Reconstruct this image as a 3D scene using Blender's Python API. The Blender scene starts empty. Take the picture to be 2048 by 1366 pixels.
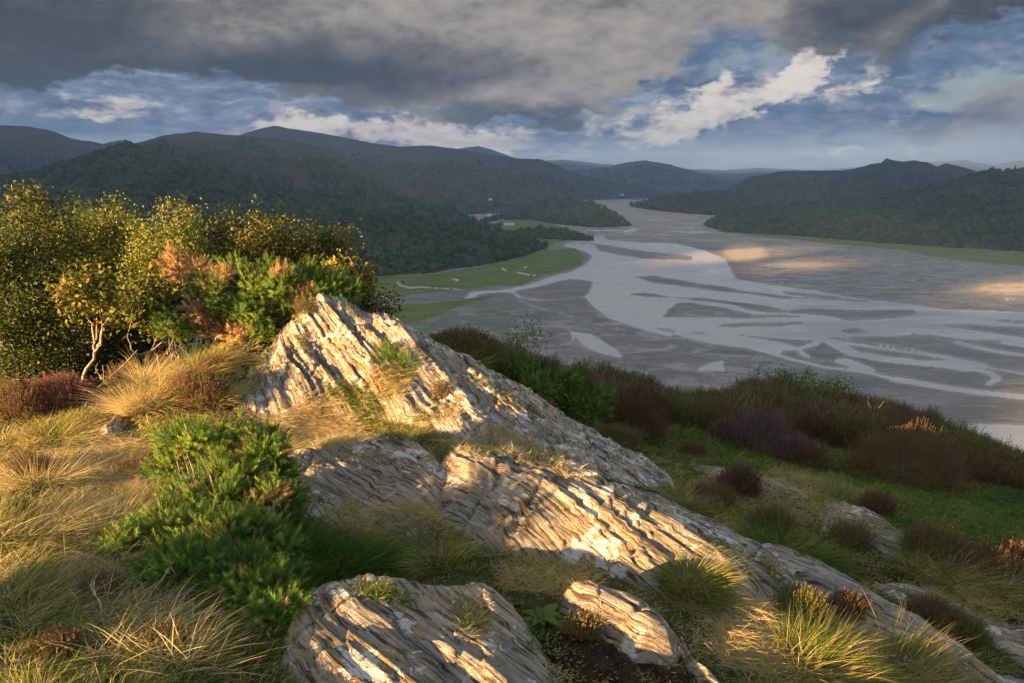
import bpy, math, random
import numpy as np
from mathutils import Vector, Matrix
rng = np.random.default_rng(7)
random.seed(7)
sc = bpy.context.scene
COL = sc.collection
R = math.radians

# ------------------------------------------------------------------ camera
F = 2048 * 24 / 36.0                      # focal length in photograph pixels
TH = math.atan((683 - 350) / F)           # pitch below the horizon
cam_d = bpy.data.cameras.new("camera"); cam = bpy.data.objects.new("camera", cam_d)
COL.objects.link(cam); sc.camera = cam
cam_d.lens = 24; cam_d.sensor_width = 36; cam_d.clip_start = 0.05; cam_d.clip_end = 60000
cam.location = (0, 0, 0); cam.rotation_euler = (R(90) - TH, 0, 0)
H = 170.0                                 # height of the viewpoint above the estuary

# ------------------------------------------------------------------ light
SUN_A, SUN_E = R(54), R(11.3)             # from behind left, low
tosun = Vector((-math.sin(SUN_A) * math.cos(SUN_E), -math.cos(SUN_A) * math.cos(SUN_E), math.sin(SUN_E)))
sl = bpy.data.lights.new("sun", 'SUN'); sl.energy = 5.0; sl.angle = R(0.5); sl.color = (1.0, 0.61, 0.27)
so = bpy.data.objects.new("sun", sl); COL.objects.link(so)
so.rotation_euler = tosun.to_track_quat('Z', 'Y').to_euler()
sc.view_settings.view_transform = 'Standard'; sc.view_settings.look = 'None'
sc.view_settings.exposure = 2.45; sc.view_settings.gamma = 1.0
sc.cycles.use_denoising = True
sc.cycles.max_bounces = 6; sc.cycles.diffuse_bounces = 3; sc.cycles.glossy_bounces = 3
sc.cycles.transmission_bounces = 3; sc.cycles.volume_bounces = 0; sc.cycles.transparent_max_bounces = 8
sc.cycles.sample_clamp_indirect = 4.0

def azel(px, py):
    a, b = (px - 1024) / F, (683 - py) / F
    x, y, z = a, math.cos(TH) + b * math.sin(TH), -math.sin(TH) + b * math.cos(TH)
    return math.degrees(math.atan2(x, y)), math.degrees(math.asin(z / math.sqrt(x * x + y * y + z * z)))

class NT:
    """small helper to write node trees"""
    def __init__(s, nt): s.nt = nt; s.N = nt.nodes; s.L = nt.links
    def n(s, t, **k):
        o = s.N.new(t)
        for a, b in k.items(): setattr(o, a, b)
        return o
    def put(s, sock, v):
        if hasattr(v, 'is_output'): s.L.new(v, sock)
        else: sock.default_value = v
    def math(s, op, a, b=0.0, c=0.0, clamp=False):
        o = s.n('ShaderNodeMath', operation=op, use_clamp=clamp)
        s.put(o.inputs[0], a); s.put(o.inputs[1], b); s.put(o.inputs[2], c)
        return o.outputs[0]
    def vmath(s, op, a, b=(0, 0, 0)):
        o = s.n('ShaderNodeVectorMath', operation=op); s.put(o.inputs[0], a); s.put(o.inputs[1], b)
        return o.outputs[0]
    def noise(s, vec, scale=1.0, detail=5, rough=0.55, dist=0.0, ntype='FBM', color=False):
        o = s.n('ShaderNodeTexNoise'); o.noise_type = ntype
        s.put(o.inputs['Vector'], vec); o.inputs['Scale'].default_value = scale
        o.inputs['Detail'].default_value = detail; o.inputs['Roughness'].default_value = rough
        o.inputs['Distortion'].default_value = dist
        return o.outputs['Color' if color else 'Fac']
    def ss(s, v, a, b, lo=0.0, hi=1.0):
        o = s.n('ShaderNodeMapRange', interpolation_type='SMOOTHSTEP'); s.put(o.inputs[0], v)
        s.put(o.inputs[1], a); s.put(o.inputs[2], b); s.put(o.inputs[3], lo); s.put(o.inputs[4], hi)
        return o.outputs[0]
    def mix(s, f, a, b, blend='MIX'):
        o = s.n('ShaderNodeMix', data_type='RGBA', blend_type=blend)
        s.put(o.inputs[0], f)
        for k, v in ((6, a), (7, b)):
            if isinstance(v, tuple) and len(v) == 3: v = (*v, 1)
            s.put(o.inputs[k], v)
        return o.outputs[2]
    def mapping(s, vec, loc=(0, 0, 0), rot=(0, 0, 0), scale=(1, 1, 1), typ='POINT'):
        o = s.n('ShaderNodeMapping', vector_type=typ); s.put(o.inputs[0], vec)
        s.put(o.inputs[1], loc); s.put(o.inputs[2], rot); s.put(o.inputs[3], scale)
        return o.outputs[0]
    def ramp(s, f, stops):
        o = s.n('ShaderNodeValToRGB'); s.put(o.inputs[0], f); e = o.color_ramp.elements
        while len(e) < len(stops): e.new(0.5)
        for q, (p, c) in zip(e, stops):
            q.position = p; q.color = (*c, 1) if len(c) == 3 else c
        return o.outputs[0]
    def blob(s, vec, c, rad, rot=0.0):
        m = s.mapping(vec, (c[0], c[1], 0), (0, 0, R(rot)), (rad[0], rad[1], 1), 'TEXTURE')
        g = s.n('ShaderNodeTexGradient', gradient_type='SPHERICAL'); s.L.new(m, g.inputs[0])
        return g.outputs['Fac']

def srgb(r, g, b):
    f = lambda c: (c / 255 / 12.92) if c <= 10 else ((c / 255 + 0.055) / 1.055) ** 2.4
    return (f(r), f(g), f(b))

# ------------------------------------------------------------------ sky
world = bpy.data.worlds.new("World"); sc.world = world; world.use_nodes = True
w = NT(world.node_tree); w.N.clear()
geo = w.n('ShaderNodeTexCoord').outputs['Generated']
dirn = w.vmath('NORMALIZE', geo)
sep = w.n('ShaderNodeSeparateXYZ'); w.L.new(dirn, sep.inputs[0])
X, Y, Z = sep.outputs
az = w.math('MULTIPLY', w.math('ARCTAN2', X, Y), 57.2958)
el = w.math('MULTIPLY', w.math('ARCSINE', Z), 57.2958)
cmb = w.n('ShaderNodeCombineXYZ'); w.put(cmb.inputs[0], az); w.put(cmb.inputs[1], el)
uv = cmb.outputs[0]
EX = 0.176                                  # photograph value -> scene radiance (undo the exposure)
def pc(r, g, b): c = srgb(r, g, b); return (c[0] * EX, c[1] * EX, c[2] * EX)
# cloud texture space: degrees, streaks lying almost level, finer towards the horizon
st = w.mapping(uv, rot=(0, 0, R(-14)), scale=(0.075, 0.16, 1))
warp = w.noise(st, 1.1, 4, 0.5, color=True)
wv = w.vmath('SUBTRACT', warp, (0.5, 0.5, 0.5))
uvw = w.vmath('ADD', uv, w.vmath('MULTIPLY', wv, (9, 5, 0)))
warp2 = w.vmath('SUBTRACT', w.noise(w.mapping(uv, scale=(0.35, 0.6, 1)), 1.6, 9, 0.68, color=True), (0.5, 0.5, 0.5))
uvf = w.vmath('ADD', uvw, w.vmath('MULTIPLY', warp2, (4.8, 2.8, 0)))
n1 = w.noise(w.mapping(st, loc=(3, 7, 0)), 1.6, 12, 0.66, 0.2)
n2 = w.noise(w.mapping(uvw, scale=(0.16, 0.3, 1), rot=(0, 0, R(-20))), 1.0, 9, 0.6, 0.2)
n4 = w.noise(w.mapping(uvw, loc=(2, 9, 4), rot=(0, 0, R(-27)), scale=(0.11, 0.42, 1)), 1.0, 12, 0.70, 0.1)
n3 = w.noise(w.mapping(uv, loc=(5, 2, 1), scale=(0.42, 0.85, 1), rot=(0, 0, R(-12))), 1.0, 12, 0.68, 0.15)
sky = w.n('ShaderNodeTexSky', sky_type='NISHITA'); sky.sun_disc = False
sky.sun_elevation = SUN_E; sky.sun_rotation = R(180) + SUN_A
sky.altitude = 100; sky.air_density = 1.0; sky.dust_density = 0.6
skyc = w.mix(1.0, sky.outputs[0], (0.0175, 0.0155, 0.016), 'MULTIPLY')
def blobs(lst, vec):
    tot = None
    for (px, py, rx, ry, rot, amp) in lst:
        b = w.math('MULTIPLY', w.blob(vec, azel(px, py), (rx, ry), rot), amp)
        tot = b if tot is None else w.math('ADD', tot, b)
    return tot
# middle layer: blue-grey cloud with streaks
n5 = w.noise(w.mapping(uvw, loc=(7, 1, 2), rot=(0, 0, R(-16)), scale=(0.05, 0.55, 1)), 1.0, 12, 0.72, 0.1)
mid = w.ramp(w.math('ADD', w.math('MULTIPLY', n4, 0.45), w.math('ADD', w.math('MULTIPLY', n3, 0.25), w.math('MULTIPLY', n5, 0.38))),
             [(0.44, pc(78, 93, 114)), (0.50, pc(98, 116, 142)), (0.56, pc(132, 148, 174)), (0.63, pc(200, 198, 200))])
blue = blobs([(1450, 105, 7, 4.5, 20, 1.3), (1880, 190, 15, 4.5, 18, 1.0), (1980, 120, 9, 4.5, 10, 1.2), (1640, 215, 9, 3, 20, 1.0),
              (1640, 60, 7, 3, 10, 0.6), (30, 170, 7, 3, 0, .6), (250, 180, 12, 3, 10, .2), (1500, 265, 12, 2, 5, .6), (640, 235, 9, 2, 0, .4)], uvf)
c = w.mix(w.ss(blue, 0.15, 0.9, 0, 0.55), mid, w.mix(w.ss(n3, .35, .65), pc(80, 104, 134), pc(98, 124, 156)))
# the clear sky shows through thin gaps
c = w.mix(w.ss(w.math('ADD', n1, w.math('MULTIPLY', blue, .10)), 0.60, 0.74, 0, 0.7), c, skyc)
# pale band over the far hills
hb = w.math('MULTIPLY', w.ss(el, 5.0, 1.2), w.ss(n2, 0.42, 0.6, 0.15, 0.8))
c = w.mix(hb, c, pc(146, 162, 186))
# sunlit white and cream cloud
lit = blobs([(1320, 258, 8, 1.5, 12, 1.1), (1470, 205, 8.5, 1.5, 24, 1.2), (1605, 140, 5.0, 1.7, 40, 1.5), (1500, 235, 7, .8, 18, .9), (1420, 165, 3, .8, 25, .9), (1830, 285, 7, .8, 8, .8), (1790, 230, 4, .7, 30, .8), (1400, 190, 5, 1.3, 20, 1.0),
             (1705, 150, 4.0, 1.3, 40, 1.15), (1650, 105, 2.6, 1.5, 15, .8), (1960, 215, 4.5, .9, 36, 1.0), (2046, 148, 2.2, 1.3, 0, 1.0),
             (1990, 330, 6, .7, 4, .9), (1610, 320, 10, .8, 4, .6), (270, 222, 5.0, 1.6, 14, .95), (180, 243, 4, 1.0, 0, .6), (20, 235, 5, 1.0, 0, .6),
             (560, 256, 5.5, 1.5, 0, 1.1), (760, 272, 11, 1.8, -3, 1.35), (930, 268, 7, 1.7, 0, 1.2), (1010, 290, 7, 1.4, 0, .7), (370, 160, 2.5, .9, 20, .5),
             (1180, 245, 8, 1.2, 5, .8)], uvf)
litm = w.math('MULTIPLY', w.ss(w.math('ADD', lit, w.math('MULTIPLY', w.math('SUBTRACT', w.math('ADD', w.math('MULTIPLY', n3, .5), w.math('MULTIPLY', n4, .5)), 0.5), 3.6)), 0.40, 1.15), 0.95)
litc = w.ramp(w.math('ADD', w.math('MULTIPLY', w.math('ADD', w.math('MULTIPLY', n3, .5), w.math('MULTIPLY', n5, .5)), 1.5), w.math('MULTIPLY', lit, 0.16)), [(0.62, pc(142, 152, 172)), (0.76, pc(190, 186, 186)), (0.88, pc(232, 218, 204)), (1.0, pc(248, 240, 226))])
c = w.mix(litm, c, litc)
# grey-pink cloud at the right edge
pk = blobs([(1990, 205, 6.5, 3.0, 25, 1.0), (1890, 250, 8, 1.5, 12, .7)], uvf)
c = w.mix(w.ss(w.math('ADD', pk, w.math('MULTIPLY', w.math('SUBTRACT', n3, .5), .8)), 0.2, 0.75, 0, .8), c,
          w.mix(w.ss(n2, .4, .65), pc(108, 110, 118), pc(168, 158, 152)))
# the great dark cloud overhead
fc = w.n('ShaderNodeFloatCurve'); cv = fc.mapping.curves[0]
edge = [(-500, 180), (0, 200), (130, 205), (250, 158), (390, 150), (500, 192), (650, 214), (760, 236), (900, 246), (1000, 240), (1100, 244), (1200, 222),
        (1300, 186), (1370, 128), (1460, 78), (1580, 92), (1700, 110), (1780, 112), (1860, 78), (2048, 40), (2500, -40)]
pts = []
for (px, py) in edge:
    a, e = azel(px, py); pts.append(((a + 60) / 120, e / 30))
while len(cv.points) < len(pts): cv.points.new(0.5, 0.5)
for q, p in zip(cv.points, pts): q.location = p; q.handle_type = 'AUTO_CLAMPED'
fc.mapping.use_clip = False; fc.mapping.update()
su = w.n('ShaderNodeSeparateXYZ'); w.L.new(uvf, su.inputs[0])
w.put(fc.inputs['Value'], w.math('DIVIDE', w.math('ADD', su.outputs[0], 60), 120, clamp=True))
ev = w.math('MULTIPLY', fc.outputs[0], 30)
dd = w.math('SUBTRACT', w.math('ADD', su.outputs[1], w.math('MULTIPLY', w.math('SUBTRACT', n3, 0.5), 3.2)), ev)
dm = w.ss(dd, -0.5, 0.5)
hole = blobs([(1450, 110, 6, 4, 15, 1.3)], uvf)
dm = w.math('MULTIPLY', dm, w.ss(hole, .25, .8, 1, .15))
shade = blobs([(120, 60, 22, 7, 0, -.45), (640, 150, 15, 3.4, 4, -.55), (60, 175, 14, 2.5, 0, -.3), (480, 60, 9, 4, 10, .26), (880, 40, 14, 6, 0, .10), (1230, 70, 13, 5, 10, .16),
               (560, 185, 7, 1.2, 0, .25), (1050, 238, 9, 1.3, 0, -.42), (1760, 40, 14, 5, 5, -.33), (1120, 190, 12, 3, 10, .12), (1560, 25, 6, 3, 20, .3), (700, 90, 6, 2.5, 15, .14), (980, 150, 10, 2.5, 10, -.12), (1850, 30, 5, 1.5, 30, .25), (2040, 40, 8, 5, 0, -.3)], uvw)
sv = w.math('ADD', w.math('ADD', -0.07, shade), w.math('ADD', w.math('MULTIPLY', n1, 0.60), w.math('MULTIPLY', n3, 0.66)))
darkc = w.ramp(sv, [(0.14, pc(66, 70, 76)), (0.34, pc(92, 92, 94)), (0.50, pc(120, 117, 114)), (0.64, pc(154, 148, 141)), (0.88, pc(190, 179, 168))])
c = w.mix(dm, c, darkc)
# overhead and behind, outside the picture: plain bright overcast
c = w.mix(w.ss(el, 24, 48, 0, .85), c, (.135, .157, .192))
c = w.mix(w.math('MULTIPLY', w.ss(w.math('ABSOLUTE', az), 50, 80), .6), c, (.122, .144, .182))
bgn = w.n('ShaderNodeBackground'); w.put(bgn.inputs[0], c); bgn.inputs[1].default_value = 1.0
outw = w.n('ShaderNodeOutputWorld'); w.L.new(bgn.outputs[0], outw.inputs[0])

# ------------------------------------------------------------------ general helpers
def P(px, py, Yd):
    """point on the photograph's line of sight at the forward distance Yd (metres)"""
    if 6.3 < Yd < 15:                      # the right flank of the knoll lies lower and farther off
        s1 = min(max((px - 1000) / 400, 0), 1); s2 = min(max((Yd - 6.3) / 1.7, 0), 1); Yd = Yd * (1 + .17 * s1 * s1 * (3 - 2 * s1) * s2 * s2 * (3 - 2 * s2))
    a, b = (px - 1024) / F, (683 - py) / F
    dy = math.cos(TH) + b * math.sin(TH)
    t = Yd / dy
    return np.array([a * t, Yd, (-math.sin(TH) + b * math.cos(TH)) * t])
def Pv(px, py, Yd):
    px, py, Yd = np.broadcast_arrays(np.asarray(px, float), np.asarray(py, float), np.asarray(Yd, float))
    a, b = (px - 1024) / F, (683 - py) / F
    t = Yd / (math.cos(TH) + b * math.sin(TH))
    return np.stack([a * t, Yd, (-math.sin(TH) + b * math.cos(TH)) * t], -1)
def onplane(px, py, z=-H):
    px, py = np.broadcast_arrays(np.asarray(px, float), np.asarray(py, float))
    a, b = (px - 1024) / F, (683 - py) / F
    t = z / (-math.sin(TH) + b * math.cos(TH))
    return np.stack([a * t, (math.cos(TH) + b * math.sin(TH)) * t, np.full(px.shape, z)], -1)
def topix(p):
    p = np.asarray(p, float)
    d = p[..., 1] * math.cos(TH) - p[..., 2] * math.sin(TH)
    u = p[..., 1] * math.sin(TH) + p[..., 2] * math.cos(TH)
    d = np.where(d < 0.05, 0.05, d)
    return 1024 + F * p[..., 0] / d, 683 - F * u / d

_perm = np.random.default_rng(3).permutation(512)
_perm = np.concatenate([_perm, _perm, _perm])
_grad = np.random.default_rng(5).normal(size=(512, 3)); _grad /= np.linalg.norm(_grad, axis=1)[:, None]
def pnoise(x, y, z=0.0):
    x, y, z = np.broadcast_arrays(np.asarray(x, float), np.asarray(y, float), np.asarray(z, float))
    xi, yi, zi = np.floor(x).astype(int), np.floor(y).astype(int), np.floor(z).astype(int)
    xf, yf, zf = x - xi, y - yi, z - zi
    u, v, t = [q * q * q * (q * (q * 6 - 15) + 10) for q in (xf, yf, zf)]
    r = 0
    for i in (0, 1):
        for j in (0, 1):
            for k in (0, 1):
                h = _perm[_perm[_perm[(xi + i) & 511] + ((yi + j) & 511)] + ((zi + k) & 511)]
                g = _grad[h]
                d = g[..., 0] * (xf - i) + g[..., 1] * (yf - j) + g[..., 2] * (zf - k)
                r = r + d * (u if i else 1 - u) * (v if j else 1 - v) * (t if k else 1 - t)
    return r * 1.6
def fbm(x, y, z=0.0, o=4, g=0.5, l=2.03):
    r, a, s = 0, 1.0, 0
    for k in range(o):
        r = r + a * pnoise(x + 17.3 * k, y - 9.1 * k, z + 3.7 * k); s += a
        a *= g; x, y, z = x * l, y * l, z * l
    return r / s
def sstep(v, a, b):
    t = np.clip((v - a) / (b - a), 0, 1); return t * t * (3 - 2 * t)

def mk(name, V, Fc, mats, parent=None, attrs=None, smooth=True, matidx=None):
    V = np.ascontiguousarray(V, dtype=np.float32).reshape(-1, 3)
    me = bpy.data.meshes.new(name)
    Fc = [np.asarray(f, dtype=np.int32) for f in (Fc if isinstance(Fc, list) else [Fc])]
    Fc = [f for f in Fc if len(f)]
    me.vertices.add(len(V)); me.vertices.foreach_set('co', V.ravel())
    loops = np.concatenate([f.ravel() for f in Fc]); tot = np.concatenate([np.full(len(f), f.shape[1], np.int32) for f in Fc])
    start = np.concatenate([[0], np.cumsum(tot)[:-1]]).astype(np.int32)
    me.loops.add(len(loops)); me.loops.foreach_set('vertex_index', loops)
    me.polygons.add(len(tot)); me.polygons.foreach_set('loop_start', start); me.polygons.foreach_set('loop_total', tot)
    if smooth: me.polygons.foreach_set('use_smooth', np.ones(len(tot), bool))
    if matidx is not None: me.polygons.foreach_set('material_index', np.asarray(matidx, np.int32))
    for k, v in (attrs or {}).items():
        a = me.attributes.new(k, 'FLOAT', 'POINT'); a.data.foreach_set('value', np.ascontiguousarray(v, np.float32).ravel())
    me.update(calc_edges=True)
    for m in (mats if isinstance(mats, (list, tuple)) else [mats]): me.materials.append(m)
    o = bpy.data.objects.new(name, me); COL.objects.link(o)
    if parent is not None: o.parent = parent
    return o
def tag(o, label=None, cat=None, group=None, kind=None):
    if label: o['label'] = label
    if cat: o['category'] = cat
    if group: o['group'] = group
    if kind: o['kind'] = kind
    return o
def empty(name, loc, label, cat, group=None):
    o = bpy.data.objects.new(name, None); COL.objects.link(o); o.location = loc; o.empty_display_size = 0.2
    return tag(o, label, cat, group)
def gridfaces(nr, nc):
    i = np.arange(nr - 1)[:, None] * nc + np.arange(nc - 1)[None]
    return np.stack([i, i + 1, i + nc + 1, i + nc], -1).reshape(-1, 4)
def inpoly(x, y, poly):
    poly = np.asarray(poly, float); c = np.zeros(np.shape(x), bool); j = len(poly) - 1
    for i in range(len(poly)):
        xi, yi = poly[i][:2]; xj, yj = poly[j][:2]
        if yi != yj:
            m = ((yi > y) != (yj > y)) & (x < (xj - xi) * (y - yi) / (yj - yi) + xi); c ^= m
        j = i
    return c
def segdist(x, y, poly, closed=True):
    poly = np.asarray(poly, float); d = np.full(np.shape(x), 1e18); n = len(poly)
    for i in range(n if closed else n - 1):
        ax, ay = poly[i][:2]; bx, by = poly[(i + 1) % n][:2]
        L = (bx - ax) ** 2 + (by - ay) ** 2 + 1e-12
        t = np.clip(((x - ax) * (bx - ax) + (y - ay) * (by - ay)) / L, 0, 1)
        d = np.minimum(d, (x - ax - t * (bx - ax)) ** 2 + (y - ay - t * (by - ay)) ** 2)
    return np.sqrt(d)
class TPS:
    def __init__(s, pts, lam=1e-3):
        p = np.asarray(pts, float); s.c = p[:, :2]; n = len(p)
        K = s.phi(np.linalg.norm(s.c[:, None] - s.c[None], axis=-1)) + lam * np.eye(n)
        A = np.zeros((n + 3, n + 3)); A[:n, :n] = K; Q = np.c_[np.ones(n), s.c]; A[:n, n:] = Q; A[n:, :n] = Q.T
        s.w = np.linalg.solve(A, np.r_[p[:, 2], 0, 0, 0])
    def phi(s, r): return np.where(r < 1e-9, 0, r * r * np.log(np.maximum(r, 1e-9)))
    def __call__(s, x, y):
        sh = np.shape(x); x = np.ravel(x); y = np.ravel(y); out = np.empty(len(x)); n = len(s.c)
        for k in range(0, len(x), 50000):
            q = np.stack([x[k:k + 50000], y[k:k + 50000]], -1)
            r = s.phi(np.linalg.norm(q[:, None] - s.c[None], axis=-1))
            out[k:k + 50000] = r @ s.w[:n] + s.w[n] + q @ s.w[n + 1:]
        return out.reshape(sh)

# ------------------------------------------------------------------ materials
def newmat(name):
    m = bpy.data.materials.new(name); m.use_nodes = True; t = NT(m.node_tree); t.N.clear()
    t.out = t.n('ShaderNodeOutputMaterial'); return m, t
def principled(t, col, rough=0.8, spec=0.3, normal=None, **k):
    p = t.n('ShaderNodeBsdfPrincipled')
    if isinstance(col, tuple) and len(col) == 3: col = (*col, 1)
    t.put(p.inputs['Base Color'], col); t.put(p.inputs['Roughness'], rough); t.put(p.inputs['Specular IOR Level'], spec)
    if normal is not None: t.L.new(normal, p.inputs['Normal'])
    for a, b in k.items(): t.put(p.inputs[a], b)
    t.L.new(p.outputs[0], t.out.inputs[0]); return p
def bump(t, h, dist, strength=1.0, normal=None):
    b = t.n('ShaderNodeBump'); t.put(b.inputs['Height'], h); b.inputs['Distance'].default_value = dist
    b.inputs['Strength'].default_value = strength
    if normal is not None: t.L.new(normal, b.inputs['Normal'])
    return b.outputs[0]
def attr(t, name):
    a = t.n('ShaderNodeAttribute', attribute_name=name); return a.outputs['Fac']
def leafmat(name, stops, trans=0.35, rough=0.55, spec=0.25):
    """foliage: the colour of each leaf comes from its own random value"""
    m, t = newmat(name)
    col = t.ramp(attr(t, 'tint'), stops)
    p = t.n('ShaderNodeBsdfPrincipled'); t.put(p.inputs['Base Color'], col)
    p.inputs['Roughness'].default_value = rough; p.inputs['Specular IOR Level'].default_value = spec
    tr = t.n('ShaderNodeBsdfTranslucent'); t.put(tr.inputs[0], col)
    mx = t.n('ShaderNodeMixShader'); mx.inputs[0].default_value = trans
    t.L.new(p.outputs[0], mx.inputs[1]); t.L.new(tr.outputs[0], mx.inputs[2]); t.L.new(mx.outputs[0], t.out.inputs[0])
    return m
# ------------------------------------------------------------------ estuary: sand flats, water, salt marsh
def crop(ox, oy, s, pts): return [(ox + x / s, oy + y / s) for x, y in pts]
c1 = lambda pts: crop(700, 350, 2.906, pts)
c2 = lambda pts: crop(1348, 350, 2.906, pts)
# a grid over the flats, spaced so that it is finer near the viewpoint (rows of equal sight-line steps)
gpx = np.arange(-500, 2561, 2.5); gpy = np.concatenate([np.arange(392, 440, 0.75), np.arange(440, 620, 1.2), np.arange(620, 1010, 2.0)])
GX, GY = np.meshgrid(gpx, gpy)
W = onplane(GX, GY)
wx, wy = W[..., 0], W[..., 1]
wob = fbm(wx / 60, wy / 60, o=4) ; wob2 = fbm(wx / 14, wy / 14, 5.0, o=3)
PX = GX + wob * 5 + wob2 * 1.6; PY = GY + (wob * 3.0 + fbm(wx / 40, wy / 40, 9.) * 2) * np.clip((GY - 392) / 200, .15, 1)
val = np.ones_like(GX)
def paint(poly, v, soft=0): 
    m = inpoly(PX, PY, poly); val[m] = v
def line(poly, wdt, v, ay=0.35):
    """stroke of width wdt pixels, flattened by the low view (ay)"""
    p = [(x, y / ay) for x, y in poly]
    d = segdist(PX, PY / ay, p, closed=False); val[d < wdt] = v
# main water, painted first
paint([(1195,459),(1225,452),(1256,453)] + c2([(0,400),(180,440),(300,490),(330,560),(360,610),(700,660),(1180,730),(1600,780),(2034,800)]) + [(2560,690),(2560,800)]
      + c2([(2034,1000),(1500,930),(950,940),(800,960),(760,960),(0,900)]) + c1([(1760,880),(1500,830),(1400,750),(1370,700),(1400,640),(1420,620),(1280,600),(1150,635),(1000,665),(940,680),(760,690),(690,722),(700,700),(760,678),(940,662),(1080,622),(1290,560),(1390,510),(1410,470),(1360,440),(1240,410),(1300,380),(1410,385),(1340,350),(1400,315)]), -1)
paint([(1160,402),(1275,402),(1280,404),(1160,405)], -1)
# bars inside it
for s in (
    c1([(1440,345),(1700,325),(2034,340),(2100,420),(2034,400),(1700,395),(1500,380)]),
    c1([(1400,392),(1700,440),(2000,472),(1985,495),(1700,488),(1450,445)]),
    [(1264,552),(1319,553),(1400,567),(1451,574),(1527,587),(1630,598),(1554,595),(1451,584),(1380,575),(1302,565)],
    [(1560,581),(1754,603),(1760,605),(1640,600),(1570,588)],
    [(1254,589),(1292,585),(1330,591),(1345,596),(1285,594)],
    [(1330,593),(1410,596),(1513,608),(1568,618),(1692,619),(1830,621),(1842,628),(1778,637),(1700,642),(1670,634),(1600,626),(1520,624),(1440,607),(1380,600)],
    [(1323,637),(1335,620),(1355,606),(1380,605),(1440,614),(1510,629),(1600,632),(1620,635),(1480,637),(1400,635)],
    [(1403,649),(1486,647),(1610,642),(1640,643),(1561,651),(1468,655)],
    [(1671,661),(1709,655),(1751,664),(1692,666)],
    [(1860,646),(1933,648),(2048,655),(2400,690),(2400,720),(2048,675),(1967,664)],
    [(1912,633),(2048,642),(2400,668),(2400,676),(2048,648)],
    [(1768,653),(1899,661),(1830,659)],
    c1([(1010,712),(1060,680),(1150,640),(1280,605),(1425,622),(1400,650),(1392,690),(1200,718)])): paint(s, 1)
# pools and runnels on the near flats
for s in (
    [(1340,666),(1451,668),(1560,684),(1605,697),(1554,701),(1486,696),(1400,682)],
    [(1634,677),(1675,680),(1778,697),(1899,714),(1974,729),(1975,735),(1940,743),(1864,733),(1761,724),(1692,709)],
    [(1390,740),(1420,728),(1453,722),(1445,732),(1453,743)],
    [(1899,856),(1960,848),(2048,850),(2560,860),(2560,1010),(2048,935),(1960,925),(1930,880)],
    [(1144,664),(1180,668),(1235,700),(1245,716),(1200,706),(1165,690)],
    [(1216,636),(1290,650),(1350,668),(1340,674),(1270,655)]): paint(s, -1)
paint([(1690,689),(1760,700),(1850,712),(1920,722),(1860,722),(1770,712),(1715,702)], 1)
for p, wd in (
    (c1([(945,678),(985,712),(1150,730),(1370,708)]), 2.5), (c1([(980,730),(1060,760),(1180,790),(1320,830)]), 2.2),
    ([(1640,673),(1632,688),(1595,698),(1554,700)], 9),
    ([(1499,694),(1572,715),(1647,734),(1720,742),(1795,760),(1899,777),(2048,794),(2400,830)], 7), ([(1795,760),(1899,777),(2048,795),(2300,822)], 14),
    ([(1685,722),(1715,732),(1737,741)], 15), ([(1590,708),(1640,720),(1690,726)], 3),
    ([(1675,673),(1761,689),(1837,701),(1974,730)], 4),
    ([(1912,684),(1950,694),(2002,704),(2048,711),(2400,740)], 8), ([(1800,676),(1870,679),(1912,684)], 2),
    ([(1940,735),(1981,746),(1995,758),(1978,768)], 9), ([(1967,734),(2048,749),(2300,775)], 5),
    ([(1601,704),(1615,711)], 5), ([(1348,660),(1500,690),(1560,705)], 4), ([(1410,604),(1460,610),(1513,627)], 4),
    ([(1348,640),(1500,640),(1640,643)], 5), (c1([(700,715),(720,690),(800,678)]), 9),
    (c1([(1280,990),(1300,930),(1250,880),(1180,850)]), 2.0)): line(p, wd, -1)
base = val.copy()
# ripply wet patches on the far right flats and on the near left flats
st1 = fbm(wx / 48 + 3, wy / 20, 2.0, o=5, g=.65)
reg = sstep(GX, 1380, 1560) * sstep(GY, 478, 500) * (1 - sstep(GY, 590 + (GX - 1600) * .06, 612 + (GX - 1600) * .06))
val = np.where((base > 0) & (reg > .3), np.where(st1 + (reg - 1) * .4 > 0.16, -0.2, 1), val)
reg2 = (1 - sstep(GX, 1450, 1700)) * sstep(GY, 600, 650) * (1 - sstep(GY, 780, 840))
st2 = fbm(wx / 34 + wy / 60, wy / 22 - wx / 90, 4.0, o=5, g=.55)
wetp = sstep(st2, -.02, .22) * reg2
reg3 = sstep(GX, 1180, 1240) * (1 - sstep(GY, 470, 500)) 
st3 = fbm(wx / 160 + 8, wy / 90, 6.0, o=5, g=.6)
wetp = np.maximum(wetp, sstep(st3, -.05, .25) * reg3); wetp = np.maximum(wetp, sstep(st1, -.1, .2) * reg)
reg4 = sstep(GX, 1400, 1500) * sstep(GY, 615, 660)
st4 = fbm(wx / 60 + 1, wy / 14, 8.0, o=4)
val = np.where((base < 0) & (st4 > .36) & (reg4 > .5), .4, val)
def blur(a, n=1):
    for _ in range(n):
        a = (np.roll(a, 1, 0) + 2 * a + np.roll(a, -1, 0)) / 4; a = (np.roll(a, 1, 1) + 2 * a + np.roll(a, -1, 1)) / 4
    return a
hv = blur(val, 2)
hz = hv * 0.35 + fbm(wx / 9, wy / 5, o=3) * 0.05
Vv = W.copy(); Vv[..., 2] = -H + 0.02 + hz
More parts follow.
